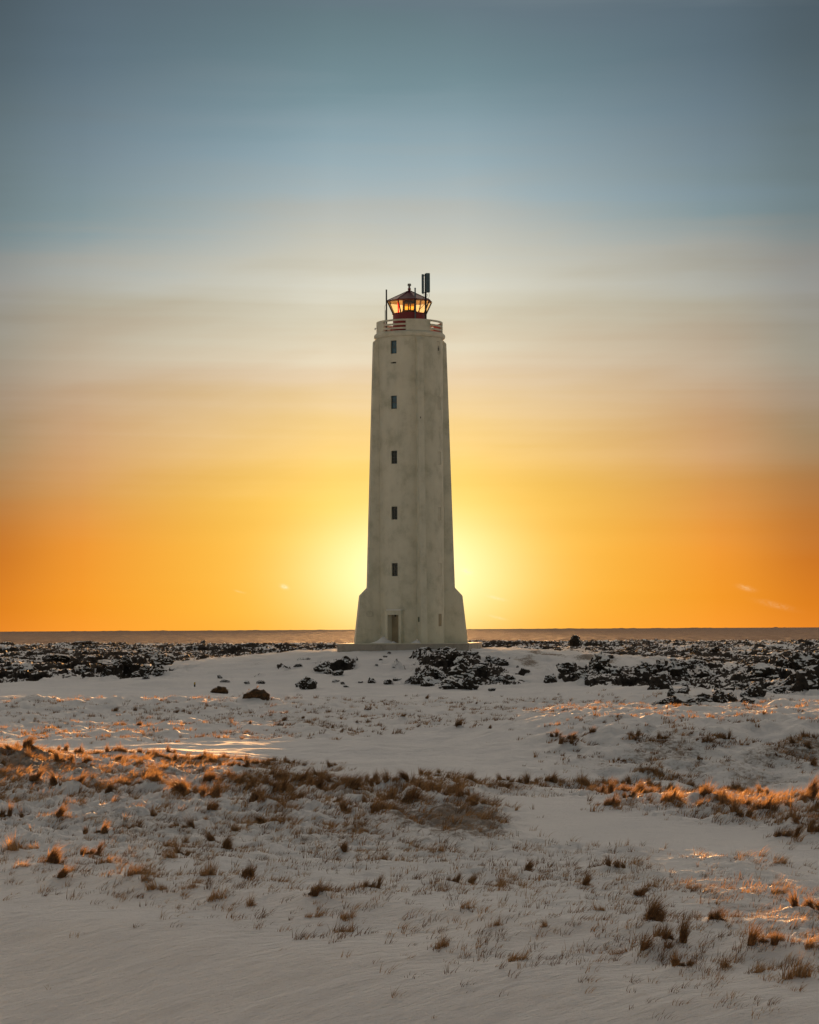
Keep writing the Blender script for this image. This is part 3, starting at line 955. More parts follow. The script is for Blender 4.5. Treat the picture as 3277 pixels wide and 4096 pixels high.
# (px, py of the base, width px, height px)
ROCKS = {
 'left': [(424,2711,42,38),(510,2689,36,32),(574,2705,48,42),(628,2705,42,27),(472,2686,42,22),(542,2711,34,24),(583,2718,24,14),
  (223,2695,48,28),(319,2705,70,44),(96,2705,70,42),(159,2673,62,34),(376,2702,30,16),(6,2680,30,26),(13,2648,44,18),(440,2660,90,26),(640,2672,70,40),(600,2648,90,30),(240,2650,90,20)],
 'shore': [(811,2574,16,12),(319,2575,80,10),(2303,2573,32,28)],
 'hill_left': [(1194,2668,32,12),(1290,2684,52,34),(1320,2692,40,22),(1351,2701,38,18),(1386,2672,22,14),(1215,2640,44,7)],
 'loose': [(880,2716,16,12),(899,2730,34,8),(987,2738,22,11),(1043,2738,30,13),(1236,2757,62,42),(1198,2748,26,16),(1344,2732,26,9),(1370,2737,13,10),(1386,2748,22,8),
  (1485,2734,30,20),(1443,2731,17,6),(1555,2740,32,17),(1593,2727,36,9),(1969,2764,26,11),(2033,2732,20,6),(2071,2672,10,7),(1976,2740,26,8),(1640,2738,40,16)],
 'outcrop': [(1676,2740,56,44),(1712,2748,60,34),(1745,2712,74,36),(1760,2740,50,24),(1812,2757,104,42),(1874,2757,62,46),(1855,2722,92,58),(1906,2735,42,28),(1812,2672,46,40),(1840,2690,60,36),
  (1765,2632,62,30),(1788,2645,44,26),(1702,2608,44,26),(1725,2618,40,22),(1740,2598,40,12),(1816,2598,64,11),(1780,2600,36,10),(1829,2630,40,9),(1893,2633,40,12),(1918,2692,44,13),
  (1571,2599,22,8),(1556,2614,14,8),(1541,2630,15,8),(1524,2646,13,7),(1506,2664,13,7),(1590,2652,22,5)],
 'hill_right': [(1963,2648,46,32),(1988,2656,34,26),(2012,2664,42,24),(1976,2713,38,18),(2011,2715,30,20),(2046,2718,32,14),(1940,2668,36,10)],
 'right_near': [(2204,2737,46,32),(2263,2722,56,36),(2396,2702,64,66),(2452,2718,58,48),(2370,2720,40,30),(2329,2737,42,24),(2425,2716,44,22)],
 'right_mid': [(2688,2664,70,38),(2711,2726,92,76),(2745,2690,60,44),(2777,2676,64,30),(2577,2722,58,34),(2600,2700,50,26),(2644,2757,86,60),(2829,2718,84,44),(2785,2634,36,20),(2859,2637,36,16),(2918,2631,44,11),(2511,2667,66,11),(2585,2648,60,7),(2422,2638,64,9),(2800,2710,50,36),(2660,2700,56,32),(2730,2750,60,20)],
 'right_low': [(2696,2797,36,40),(2733,2781,50,28),(2755,2822,106,40),(2825,2815,64,36),(2885,2815,56,50),(2929,2807,42,34),(2674,2822,40,22),(2629,2822,46,16),(2800,2790,50,16)],
 'right_edge': [(2992,2822,44,30),(3021,2787,92,56),(3058,2735,86,50),(3147,2690,62,52),(3214,2700,84,62),(3258,2690,56,54),(3170,2772,110,66),(3240,2778,110,84),(2977,2793,34,20),(2955,2755,28,14),(2970,2718,50,14),(3100,2750,60,44),(3110,2780,70,30),(3262,2740,70,60)],
}
WHERE = {'left': 'in the broken lava at the left', 'shore': 'on the far shoreline by the sea', 'hill_left': 'on the snowy slope left of the lighthouse',
         'loose': 'in the open snow before the mound', 'outcrop': 'in the dark outcrop below the lighthouse', 'hill_right': 'on the slope right of the plinth',
         'right_near': 'at the head of the right-hand snowdrift', 'right_mid': 'in the lava ridge right of the snowdrift', 'right_low': 'in the low row edging the right-hand snowfield',
         'right_edge': 'in the big lava pile at the right edge'}
ORD = ['first', 'second', 'third', 'fourth', 'fifth', 'sixth', 'seventh', 'eighth', 'ninth', 'tenth', 'eleventh', 'twelfth', 'thirteenth', 'fourteenth', 'fifteenth',
       'sixteenth', 'seventeenth', 'eighteenth', 'nineteenth', 'twentieth', 'twenty-first', 'twenty-second', 'twenty-third', 'twenty-fourth', 'twenty-fifth', 'twenty-sixth', 'twenty-seventh', 'twenty-eighth', 'twenty-ninth', 'thirtieth']


def ordinal(k):
    tens = ['', '', 'twenty', 'thirty', 'forty', 'fifty', 'sixty', 'seventy', 'eighty', 'ninety']
    if k < 30: return ORD[k]
    n = k + 1; t, u = divmod(n, 10)
    if u == 0: return tens[t][:-1] + 'ieth'
    return tens[t] + '-' + ORD[u - 1]


ri = 0
for zone, lst in ROCKS.items():
    for k, (px, py, w, h) in enumerate(sorted(lst)):
        X, Y, Z = ground_hit(px, py)
        if zone == 'shore': Y = 262.0; v = ray(px, py); X = v.x * Y; Z = CAM_Z + v.z * Y
        s = Y / F; W = w * s * 1.30; Hh = h * s * 1.22
        o = bpy.data.objects.new('lava_rock', rock_meshes[ri % 16]); ri += 1
        col.objects.link(o)
        dep = min(max(W * 0.9, Hh), 3.0)
        o.location = (X, Y + dep * 0.3, Z - 0.06 * Hh)
        o.rotation_euler = (R(random.uniform(-9, 9)), R(random.uniform(-9, 9)), random.choice((0, math.pi)) + R(random.uniform(-25, 25)))
        o.scale = (W, dep, Hh * 1.06)
        if zone == 'shore' and px == 2303: look = 'pointed upright'
        elif h > 0.75 * w: look = 'upright'
        elif h < 0.33 * w: look = 'flat'
        elif w > 70: look = 'large'
        elif w < 25: look = 'little'
        else: look = 'rugged'
        tag(o, '%s black rock, %s from left %s' % (look, ordinal(k), WHERE[zone]), 'rock', 'black lava rocks ' + WHERE[zone])

# ------------------------------------------------------------------ grass
def blades(n, rad, hgt, rs, lean=(0.25, 0.0), width=0.006, spread=0.9, seg=3):
    """array of grass ribbons around the origin -> verts (n*(2seg+1),3)"""
    a = rs.uniform(0, 2 * np.pi, n); q = np.sqrt(rs.uniform(0, 1, n)) * rad
    bx = q * np.cos(a); by = q * np.sin(a)
    L = hgt * rs.uniform(0.45, 1.1, n) * (1 - 0.35 * (q / max(rad, 1e-6)) ** 2)
    ox = np.cos(a) * q / max(rad, 1e-6) * spread * L * 0.55 + lean[0] * L + rs.normal(0, 0.16, n) * L
    oy = np.sin(a) * q / max(rad, 1e-6) * spread * L * 0.55 + lean[1] * L + rs.normal(0, 0.16, n) * L
    fa = rs.uniform(0, np.pi, n); wx = np.cos(fa) * width; wy = np.sin(fa) * width * 0.5
    rows = []
    for k in range(seg + 1):
        t = k / seg
        cx = bx + ox * t ** 1.7; cy = by + oy * t ** 1.7
        cz = L * (t - 0.28 * t * t * np.minimum(1.5, np.hypot(ox, oy) / L)) - 0.02
        ww = (1 - t ** 1.5)
        if k < seg:
            rows.append(np.stack([cx - wx * ww, cy - wy * ww, cz], -1)); rows.append(np.stack([cx + wx * ww, cy + wy * ww, cz], -1))
        else: rows.append(np.stack([cx, cy, cz], -1))
    V = np.stack(rows, 1)
    return V


def blade_faces(n, seg=3, base=0):
    m = 2 * seg + 1
    i = (np.arange(n) * m)[:, None] + base
    quads = []
    for k in range(seg - 1):
        quads.append(np.concatenate([i + 2 * k, i + 2 * k + 1, i + 2 * k + 3, i + 2 * k + 2], 1))
    tri = np.concatenate([i + 2 * seg - 2, i + 2 * seg - 1, i + 2 * seg], 1)
    return np.concatenate(quads, 0), tri


def ribbon_mesh(name, V, seg, mats, mat_idx=None):
    n = V.shape[0]; q, t = blade_faces(n, seg)
    me = bpy.data.meshes.new(name)
    co = V.reshape(-1, 3).astype(np.float32)
    me.vertices.add(len(co)); me.vertices.foreach_set('co', co.ravel())
    li = np.concatenate([q.ravel(), t.ravel()]).astype(np.int32)
    me.loops.add(len(li)); me.loops.foreach_set('vertex_index', li)
    ls = np.concatenate([np.arange(len(q)) * 4, len(q) * 4 + np.arange(len(t)) * 3]).astype(np.int32)
    me.polygons.add(len(ls)); me.polygons.foreach_set('loop_start', ls)
    for m in mats: me.materials.append(m)
    if mat_idx is not None:
        mi = np.concatenate([np.tile(mat_idx, seg - 1), mat_idx]).astype(np.int32)
        me.polygons.foreach_set('material_index', mi)
    me.update(calc_edges=True)
    return me


def core_mesh(seed):
    bm = bmesh.new(); bmesh.ops.create_icosphere(bm, subdivisions=3, radius=1.0)
    for v in bm.verts:
        n = mn.fractal(v.co * 1.8 + Vector((seed * 5.1, 0, 0)), 1, 2, 3)
        v.co *= 1 + 0.35 * n
        v.co.z = max(v.co.z, -0.2)
    for f in bm.faces: f.smooth = True
    me = bpy.data.meshes.new('root_clump'); bm.to_mesh(me); bm.free(); me.materials.append(M['turf'])
    return me


NV = 9
tuss = {}
for kind, mats, pr in (('n', ('grass_a', 'grass_b', 'grass_c'), (0.5, 0.33, 0.17)), ('d', ('grass_a', 'grass_b', 'grass_c'), (0.2, 0.75, 0.05)), ('p', ('grass_a', 'grass_b', 'grass_c'), (0.45, 0.1, 0.45))):
    lst = []
    for k in range(NV):
        rs = np.random.default_rng(100 + k + ord(kind))
        nb = {'n': 460, 'd': 560, 'p': 170}[kind]
        V = []
        ncl = rs.integers(3, 7) if kind != 'p' else rs.integers(4, 8)
        wind = rs.uniform(0.15, 0.7)
        for c in range(ncl):
            cx, cy = rs.normal(0, 0.27, 2)
            hh = rs.uniform(0.4, 0.85) if c else 1.15
            v = blades(nb // ncl, rs.uniform(0.10, 0.2) if kind != 'p' else 0.22, hh, rs, lean=(wind + rs.normal(0, 0.22), rs.normal(0, 0.2)), width=0.016, spread=rs.uniform(0.3, 0.8))
            v[..., 0] += cx; v[..., 1] += cy * 0.8
            V.append(v)
        v = blades(nb // 5, 0.5, 0.35, rs, lean=(wind, 0), width=0.014, spread=1.6); V.append(v)
        V = np.concatenate(V, 0)
        mi = rs.choice(3, len(V), p=pr)
        lst.append(ribbon_mesh('grass_blades', V, 3, [M[m] for m in mats], mi))
    tuss[kind] = lst
cores = [core_mesh(k) for k in range(4)]

# (px, py of the base, size factor, kind)
T = {
 'crest_left': [(128,3026,1.5,'d'),(38,3018,1.0,'n'),(70,2998,.9,'n'),(8,3000,.8,'n'),(252,3010,1.1,'n'),(312,3020,1.2,'n'),(205,3020,.8,'n'),(370,3016,.8,'p'),(440,3026,1.1,'n'),(491,3022,1.1,'n'),(682,3019,1.1,'n'),(628,3040,1.1,'d'),
   (676,3049,1.0,'d'),(360,3064,1.2,'d'),(249,3068,1.2,'n'),(134,3052,1.3,'n'),(6,3074,1.0,'d'),(548,3075,.8,'n'),(600,3084,.9,'n'),(797,3047,.8,'d'),(848,3063,1.2,'n'),(925,3075,.9,'n'),(966,3050,.8,'d'),
   (976,3085,1.0,'n'),(1024,3069,.9,'n'),(560,3018,.8,'n'),(590,3030,.7,'n'),(740,3040,.8,'p'),(900,3040,.7,'n'),(1092,3056,.7,'n'),(1143,3060,.8,'n'),(1060,3066,.8,'n'),(470,3045,.7,'d'),(530,3040,.8,'n'),(760,3062,.8,'d'),(820,3036,.7,'n')],
 'band_left': [(137,3141,1.4,'n'),(217,3154,1.2,'d'),(306,3167,1.2,'n'),(440,3190,1.0,'d'),(561,3157,1.3,'n'),(619,3160,1.1,'n'),(695,3208,1.9,'d'),(753,3202,1.3,'n'),(842,3221,1.3,'n'),(842,3150,1.2,'n'),(925,3131,1.2,'n'),
   (995,3192,1.5,'n'),(1078,3208,1.4,'d'),(460,3160,1.0,'n'),(390,3150,.8,'p'),(1038,3183,1.4,'n'),(1128,3131,1.4,'n'),(1089,3208,1.3,'d'),(1204,3151,1.5,'n'),(1274,3143,1.2,'n'),(1255,3189,1.5,'n'),(1293,3183,1.2,'d'),
   (960,3160,1.1,'n'),(900,3180,1.0,'p'),(1160,3180,1.2,'n'),(1000,3140,1.0,'n'),(1070,3120,.9,'n'),(60,3120,.8,'p'),(680,3150,.8,'p'),(560,3110,.7,'p'),(1010,3225,1.2,'d'),(1060,3240,1.1,'n'),(1100,3236,1.0,'n'),(1175,3212,1.1,'n'),(1330,3150,1.0,'n')],
 'band_middle': [(1389,3147,1.2,'n'),(1434,3200,1.7,'d'),(1548,3163,1.4,'n'),(1606,3163,1.1,'d'),(1638,3153,1.1,'n'),(1631,3231,1.7,'d'),(1555,3221,1.5,'n'),(1395,3260,1.2,'n'),(1523,3270,1.3,'n'),(1733,3208,1.2,'n'),(1765,3215,1.1,'n'),
   (1810,3202,1.2,'n'),(1848,3221,1.1,'n'),(1885,3228,.9,'n'),(1912,3236,.9,'n'),(1690,3190,1.2,'n'),(1650,3190,1.3,'n'),(1490,3150,1.0,'n'),(1360,3195,1.0,'n'),(1470,3240,.8,'n'),(1500,3200,.8,'n'),(1325,3071,.8,'n'),(1700,3168,.9,'p'),(1780,3180,.9,'p'),(1340,3225,.9,'n')],
 'band_right': [(1698,3104,.6,'n'),(1756,3098,.6,'n'),(1803,3123,.7,'n'),(1861,3138,1.0,'n'),(1890,3140,.9,'n'),(2014,3132,.9,'n'),(2014,3168,.8,'d'),(2084,3144,1.0,'d'),(1720,3128,.5,'n'),(2124,3142,1.0,'n'),(2202,3140,1.2,'n'),(2346,3153,1.3,'n'),
   (2376,3182,1.1,'d'),(2475,3189,1.2,'d'),(2516,3150,1.1,'n'),(2557,3189,1.2,'d'),(2601,3157,1.1,'n'),(2612,3192,.9,'d'),(2441,3236,1.0,'n'),(2666,3167,.9,'n'),(2680,3240,1.5,'n'),(2765,3164,.9,'n'),(2803,3223,1.5,'d'),
   (2864,3226,1.0,'d'),(2915,3175,1.2,'n'),(2973,3182,1.1,'n'),(2902,3257,1.5,'n'),(2885,3284,.9,'d'),(2960,3291,1.2,'n'),(3055,3188,.8,'n'),(3055,3264,1.6,'n'),(3082,3256,1.3,'n'),(3117,3236,1.3,'d'),(3233,3237,1.8,'d'),
   (3253,3270,1.5,'n'),(3185,3257,1.3,'n'),(3151,3303,1.1,'n'),(3273,3352,1.5,'d'),(3144,3366,1.1,'d'),(2810,3263,.8,'d'),(2420,3146,.8,'n'),(2300,3142,.8,'p'),(2720,3232,.9,'n'),(2520,3215,.8,'n'),(2820,3172,.7,'n'),(2980,3240,.8,'p'),(3210,3310,1.0,'n')],
 'slope_left': [(13,3278,1.3,'d'),(236,3294,1.4,'d'),(112,3280,.9,'d'),(612,3271,1.0,'n'),(517,3329,1.1,'d'),(733,3326,1.2,'d'),(855,3272,1.3,'n'),(1027,3304,1.2,'d'),(395,3361,1.1,'n'),(848,3393,1.0,'d'),(906,3406,1.2,'d'),
   (702,3444,1.3,'p'),(680,3400,1.1,'p'),(64,3419,1.5,'p'),(210,3476,1.4,'d'),(357,3425,1.1,'d'),(1105,3317,.8,'d'),(246,3522,1.0,'d'),(557,3513,1.3,'p'),(723,3430,1.0,'n'),(816,3513,1.3,'p'),(979,3527,1.1,'d'),(863,3606,1.2,'p'),
   (1002,3625,1.0,'p'),(640,3560,1.0,'p'),(420,3470,.9,'p'),(90,3480,.9,'p'),(740,3370,.9,'p'),(940,3330,.9,'n'),(760,3560,.9,'p'),(580,3540,.9,'p')],
 'slope_middle': [(1421,3329,1.0,'p'),(1450,3340,.8,'d'),(1357,3425,1.2,'p'),(1373,3430,.9,'d'),(1252,3602,1.1,'d'),(1484,3576,.9,'d'),(1248,3675,.9,'p'),(1391,3680,1.1,'p'),(1300,3300,.8,'p'),(1240,3340,.8,'p'),(1583,3283,.8,'d'),(1380,3735,.8,'p'),
   (1751,3801,1.0,'p'),(1809,3543,.9,'d'),(1882,3538,.8,'d'),(2003,3548,.9,'p'),(1520,3450,.8,'p'),(1650,3390,.7,'p'),(1760,3420,.7,'p'),(1860,3640,.9,'p'),(2067,3849,1.0,'p'),(2180,3720,.8,'p'),(1980,3720,.8,'p')],
 'slope_right': [(2616,3710,1.4,'d'),(2679,3797,1.5,'d'),(2630,3826,1.2,'d'),(3058,3792,1.2,'d'),(2728,3888,1.0,'n'),(2110,3489,.8,'d'),(2339,3553,.9,'d'),(2553,3587,.8,'d'),(2465,3485,.8,'d'),(3117,3577,1.1,'p'),(3165,3927,1.4,'p'),
   (2883,3703,.9,'d'),(3020,3800,.8,'p'),(3230,3650,1.1,'d'),(2760,3560,.7,'p'),(2600,3560,.7,'p'),(2400,3650,.7,'p'),(2900,3880,1.0,'p'),(3040,3910,1.0,'p'),(3240,3800,1.0,'p'),(2480,3830,.9,'p'),(3120,3460,.8,'p')],
 'bank': [(2530,2950,.9,'d'),(2300,2978,1.0,'d'),(2270,2986,1.0,'d'),(2209,2957,.8,'d'),(2363,2943,.8,'d'),(2653,2957,.8,'d'),(2816,2977,.8,'d'),(2578,3110,.8,'d'),(2600,3107,.7,'d'),(2639,3110,.9,'d'),(2486,3045,.5,'d'),(3226,2967,.9,'d'),
   (3253,3066,.8,'d'),(2799,3047,.5,'d'),(3178,2998,.9,'d'),(3239,3008,.9,'d'),(2600,2965,.6,'d'),(2900,2962,.8,'d'),(2870,2950,.6,'d'),(2540,2960,.6,'d'),(3110,3042,.4,'d'),(2700,3105,.4,'d')],
 'plain': [(1705,2808,.9,'d'),(1829,2920,.9,'d'),(1612,2888,.5,'d'),(1905,2824,.5,'d'),(1367,2926,.5,'d'),(1121,2907,.6,'d'),(1427,2897,.5,'d'),(1469,2853,.6,'d'),(1145,2890,.7,'d'),(1210,2875,.5,'d'),(1330,2915,.5,'d'),(1960,2915,.5,'d'),
   (550,2912,.7,'d'),(500,2905,.7,'d'),(470,2858,.8,'d'),(540,2850,.7,'d'),(700,2855,.7,'d'),(1000,2905,.5,'d')],
}
TWHERE = {'crest_left': 'along the sunlit crest at the left', 'band_left': 'in the sunlit grass band at the left', 'band_middle': 'in the dense grass band at the middle',
          'band_right': 'in the grass band at the right', 'slope_left': 'on the near snow slope at the left', 'slope_middle': 'on the near snow slope at the middle',
          'slope_right': 'on the near snow slope at the right', 'bank': 'on the snow bank behind the hollow', 'plain': 'on the snowfield before the lighthouse'}
cnt = 0
for zone, lst in T.items():
    for k, (px, py, sz, kd) in enumerate(sorted(lst)):
        X, Y, Z = ground_hit(px, py)
        rs = random.Random(px * 31 + py)
        size = {'n': 0.27, 'd': 0.27, 'p': 0.27}[kd] * sz
        if zone in ('slope_left', 'slope_middle', 'slope_right'): size *= 0.78
        if zone in ('bank', 'plain'): size *= 1.15
        look = {'n': 'bushy brown', 'd': 'dark brown', 'p': 'thin pale'}[kd]
        if sz >= 1.4: look = 'big ' + look
        elif sz <= 0.7: look = 'small ' + look
        bh = size * (0.28 if kd != 'p' else 0.12)
        BUMPS.append((X, Y, size * 0.75 + 0.05, bh)); Z += bh * 0.75
        if zone != 'plain': SWARM.append((X, Y, 0.42 if 'slope' in zone else 0.26, 24 if 'slope' in zone else 20))
        o = empty('grass_tussock', (X, Y, Z - 0.01), '%s tussock, %s from the left %s' % (look, ordinal(k), TWHERE[zone]), 'grass tussock', 'grass tussocks ' + TWHERE[zone], rz=0)
        bl = bpy.data.objects.new('grass_blades', tuss[kd][rs.randrange(NV)]); col.objects.link(bl); bl.parent = o
        fl = rs.choice((0, 0, 0, 0, math.pi))
        bl.scale = (size * rs.uniform(0.8, 1.15), size * 0.9, size * rs.uniform(0.95, 1.25)); bl.rotation_euler = (0, 0, fl + rs.uniform(-0.5, 0.5))
        if kd != 'p':
            c = bpy.data.objects.new('root_clump', cores[rs.randrange(4)]); col.objects.link(c); c.parent = o
            c.scale = (size * 0.24, size * 0.22, size * 0.20); c.rotation_euler = (0, 0, rs.uniform(0, 6.28))
        cnt += 1
print('tussocks', cnt)

# two big grassy hummocks below the mound on the left
for px, py, w, h, lab in ((1022, 2806, 128, 48, 'broad brown grassy hummock right of its smaller neighbour, snow on its crown'), (876, 2776, 84, 30, 'smaller brown grassy hummock in the snow near the yellow post')):
    X, Y, Z = ground_hit(px, py)
    s = Y / F
    o = empty('grassy_hummock', (X, Y + 0.5, Z - 0.03), lab, 'hummock', 'grassy hummocks')
    c = bpy.data.objects.new('turf_mound', cores[px % 4]); col.objects.link(c); c.parent = o
    c.scale = (w * s * 0.40, w * s * 0.26, h * s * 0.95); BUMPS.append((X - 0.1, Y + 1.1, w * s * 0.40, h * s * 0.8))
    rs = np.random.default_rng(px); V = []
    for q in range(60):
        a = rs.uniform(0, 2 * np.pi); rr = math.sqrt(rs.uniform(0, 1)) * 0.92
        bx = rr * math.cos(a) * w * s * 0.40; by = rr * math.sin(a) * w * s * 0.34
        v = blades(22, 0.10, 0.16, rs, lean=(0.5, -0.2), width=0.010, spread=0.8)
        v[..., 0] += bx; v[..., 1] += by; v[..., 2] += h * s * 0.78 * math.sqrt(max(0, 1 - rr * rr)) * 0.95
        V.append(v)
    V = np.concatenate(V, 0)
    me = ribbon_mesh('grass_blades', V, 3, [M['grass_b'], M['grass_a']], rs.choice(2, len(V), p=(.7, .3)))
    g = bpy.data.objects.new('grass_blades', me); col.objects.link(g); g.parent = o


# thin scattered grass: stuff
def scatter_grass():
    rs = np.random.default_rng(5)
    n = 190000
    Y = np.exp(rs.uniform(math.log(19), math.log(125), n))
    X = Y * rs.uniform(-0.23, 0.23, n)
    lava, g1, g2, s, d = masks(X, Y)
    pn = np.clip(fbm(X / 1.6, Y / 2.4, 131, 3) + 0.35, 0, 1.2)
    fine = np.clip(fbm(X / 0.55, Y / 0.8, 133, 2) + 0.45, 0, 1.2)
    bank = sst(1.5, 7.0, X) * sst(57, 61, Y) * sst(76, 68, Y)
    swl = sst(-11.5, -9, s + np.clip(-X, 0, 8) * 0.4) * sst(0.8, -0.6, s) * sst(2.6, 0.4, X) * g1
    swr = sst(-8, -5, s) * sst(0.8, -0.6, s) * sst(4, 6, X) * g1
    mat = np.clip(swl * (0.25 + 1.0 * pn) + swr * (0.25 + 0.9 * pn), 0, 1) * fine
    dens = np.maximum(np.maximum(g1 * (0.18 + pn * 0.42) * fine, g2 * pn * 0.55), bank * pn * 0.5) * np.where(Y > 70, 0.55, 0.42)
    dens = np.maximum(dens, mat * 0.62) + 0.0008 * (Y < 40)
    keep = rs.uniform(0, 1, n) < dens
    X, Y, s, mat = X[keep], Y[keep], s[keep], mat[keep]
    ex = []; ey = []
    for bx, by, br, k in SWARM:
        if by > 62: k //= 3
        k = int(k * rs.uniform(0.3, 1.6))
        ex.append(bx + rs.normal(0.1, br * rs.uniform(0.7, 1.6), k)); ey.append(by + rs.normal(0, br * 1.5, k))
    ex = np.concatenate(ex); ey = np.concatenate(ey)
    es = masks(ex, ey)[3]
    X = np.concatenate([X, ex]); Y = np.concatenate([Y, ey]); s = np.concatenate([s, es]); mat = np.concatenate([mat, np.full(len(ex), 0.5)])
    Z = height(X, Y)
    for bx, by, br, bh in BUMPS:
        m = (np.abs(X - bx) < 3 * br) & (np.abs(Y - by) < 3 * br)
        Z[m] += bh * np.exp(-((X[m] - bx + 0.25 * br) ** 2 + ((Y[m] - by) * 0.8) ** 2) / br ** 2)
    far = Y > 62; isq = mat > 0.12
    cnt = 7 + 7 * isq + 6 * far
    print('scatter clumps', len(X), 'blades', cnt.sum())
    hg = np.where(far, 0.15, np.where(isq & (s > -13), 0.17, 0.12)) * rs.uniform(0.4, 1.5, len(X))
    rad = np.where(far, rs.uniform(0.05, 0.17, len(X)), rs.uniform(0.03, 0.13, len(X)))
    ln = rs.uniform(0.0, 0.55, len(X)) + 0.35 * isq; ly = rs.normal(0, 0.15, len(X))
    wd = np.where(far, 0.010, 0.0014 + 0.00009 * Y)
    pc = np.where(s < -13, rs.uniform(0.2, 1.0, len(X)) ** 0.7, rs.uniform(0, 1, len(X)))
    R_ = lambda q: np.repeat(q, cnt)
    N = int(cnt.sum()); Lh = R_(hg); rr = R_(rad); lnx = R_(ln); lny = R_(ly); w_ = R_(wd)
    a = rs.uniform(0, 2 * np.pi, N); q = np.sqrt(rs.uniform(0, 1, N)); L = Lh * rs.uniform(0.4, 1.1, N)
    bx = q * np.cos(a) * rr; by = q * np.sin(a) * rr
    ox = (np.cos(a) * q * 0.4 + lnx + rs.normal(0, 0.22, N)) * L; oy = (np.sin(a) * q * 0.4 + lny + rs.normal(0, 0.2, N)) * L
    fa = rs.uniform(0, np.pi, N); wx = np.cos(fa) * w_; wy = np.sin(fa) * w_ * 0.5
    seg = 3; rows = []
    for k in range(seg + 1):
        tt = k / seg
        cx = bx + ox * tt ** 1.7; cy = by + oy * tt ** 1.7
        cz = L * (tt - 0.30 * tt * tt * np.minimum(1.6, np.hypot(ox, oy) / L)) - 0.02
        ww = 1 - tt ** 1.5
        if k < seg: rows += [np.stack([cx - wx * ww, cy - wy * ww, cz], -1), np.stack([cx + wx * ww, cy + wy * ww, cz], -1)]
        else: rows.append(np.stack([cx, cy, cz], -1))
    V = np.stack(rows, 1) + np.stack([R_(X), R_(Y), R_(Z)], -1)[:, None, :]
    u = R_(pc); ff = R_(far)
    mi = np.where(ff, np.where(u < .3, 0, np.where(u < .95, 1, 2)), np.where(u < .45, 0, np.where(u < .82, 1, 2)))
    me = ribbon_mesh('grass', V, 3, [M['grass_a'], M['grass_b'], M['grass_c']], mi)
    o = bpy.data.objects.new('grass', me); col.objects.link(o)
    tag(o, 'thin dry grass blades poking through the snow', 'grass', kind='stuff')


scatter_grass()
build_ground()

# marker post
X, Y, Z = ground_hit(779, 2747)
po = empty('marker_post', (X, Y, Z), 'little yellow and black marker post standing alone in the snow', 'marker post')
hp = 18 * Y / F
MB().tube((0, 0, -0.05), (0, 0, hp * 0.55), 0.045, 10).build('post', M['black'], po)
MB().tube((0, 0, hp * 0.55), (0, 0, hp), 0.047, 10).build('yellow_band', M['yellow'], po)

# ------------------------------------------------------------------ light
SUN_EL = 1.55; SUN_AZ = 0.05          # degrees; azimuth measured from +Y towards +X
sd = bpy.data.lights.new('sun', 'SUN'); so = bpy.data.objects.new('sun', sd); col.objects.link(so)
sd.energy = 5.0; sd.angle = R(0.53); sd.color = (1.0, 0.50, 0.18)
sv = Vector((math.sin(R(SUN_AZ)) * math.cos(R(SUN_EL)), math.cos(R(SUN_AZ)) * math.cos(R(SUN_EL)), math.sin(R(SUN_EL))))
so.rotation_euler = (-sv).to_track_quat('-Z', 'Y').to_euler()
so.location = (0, 400, 30)


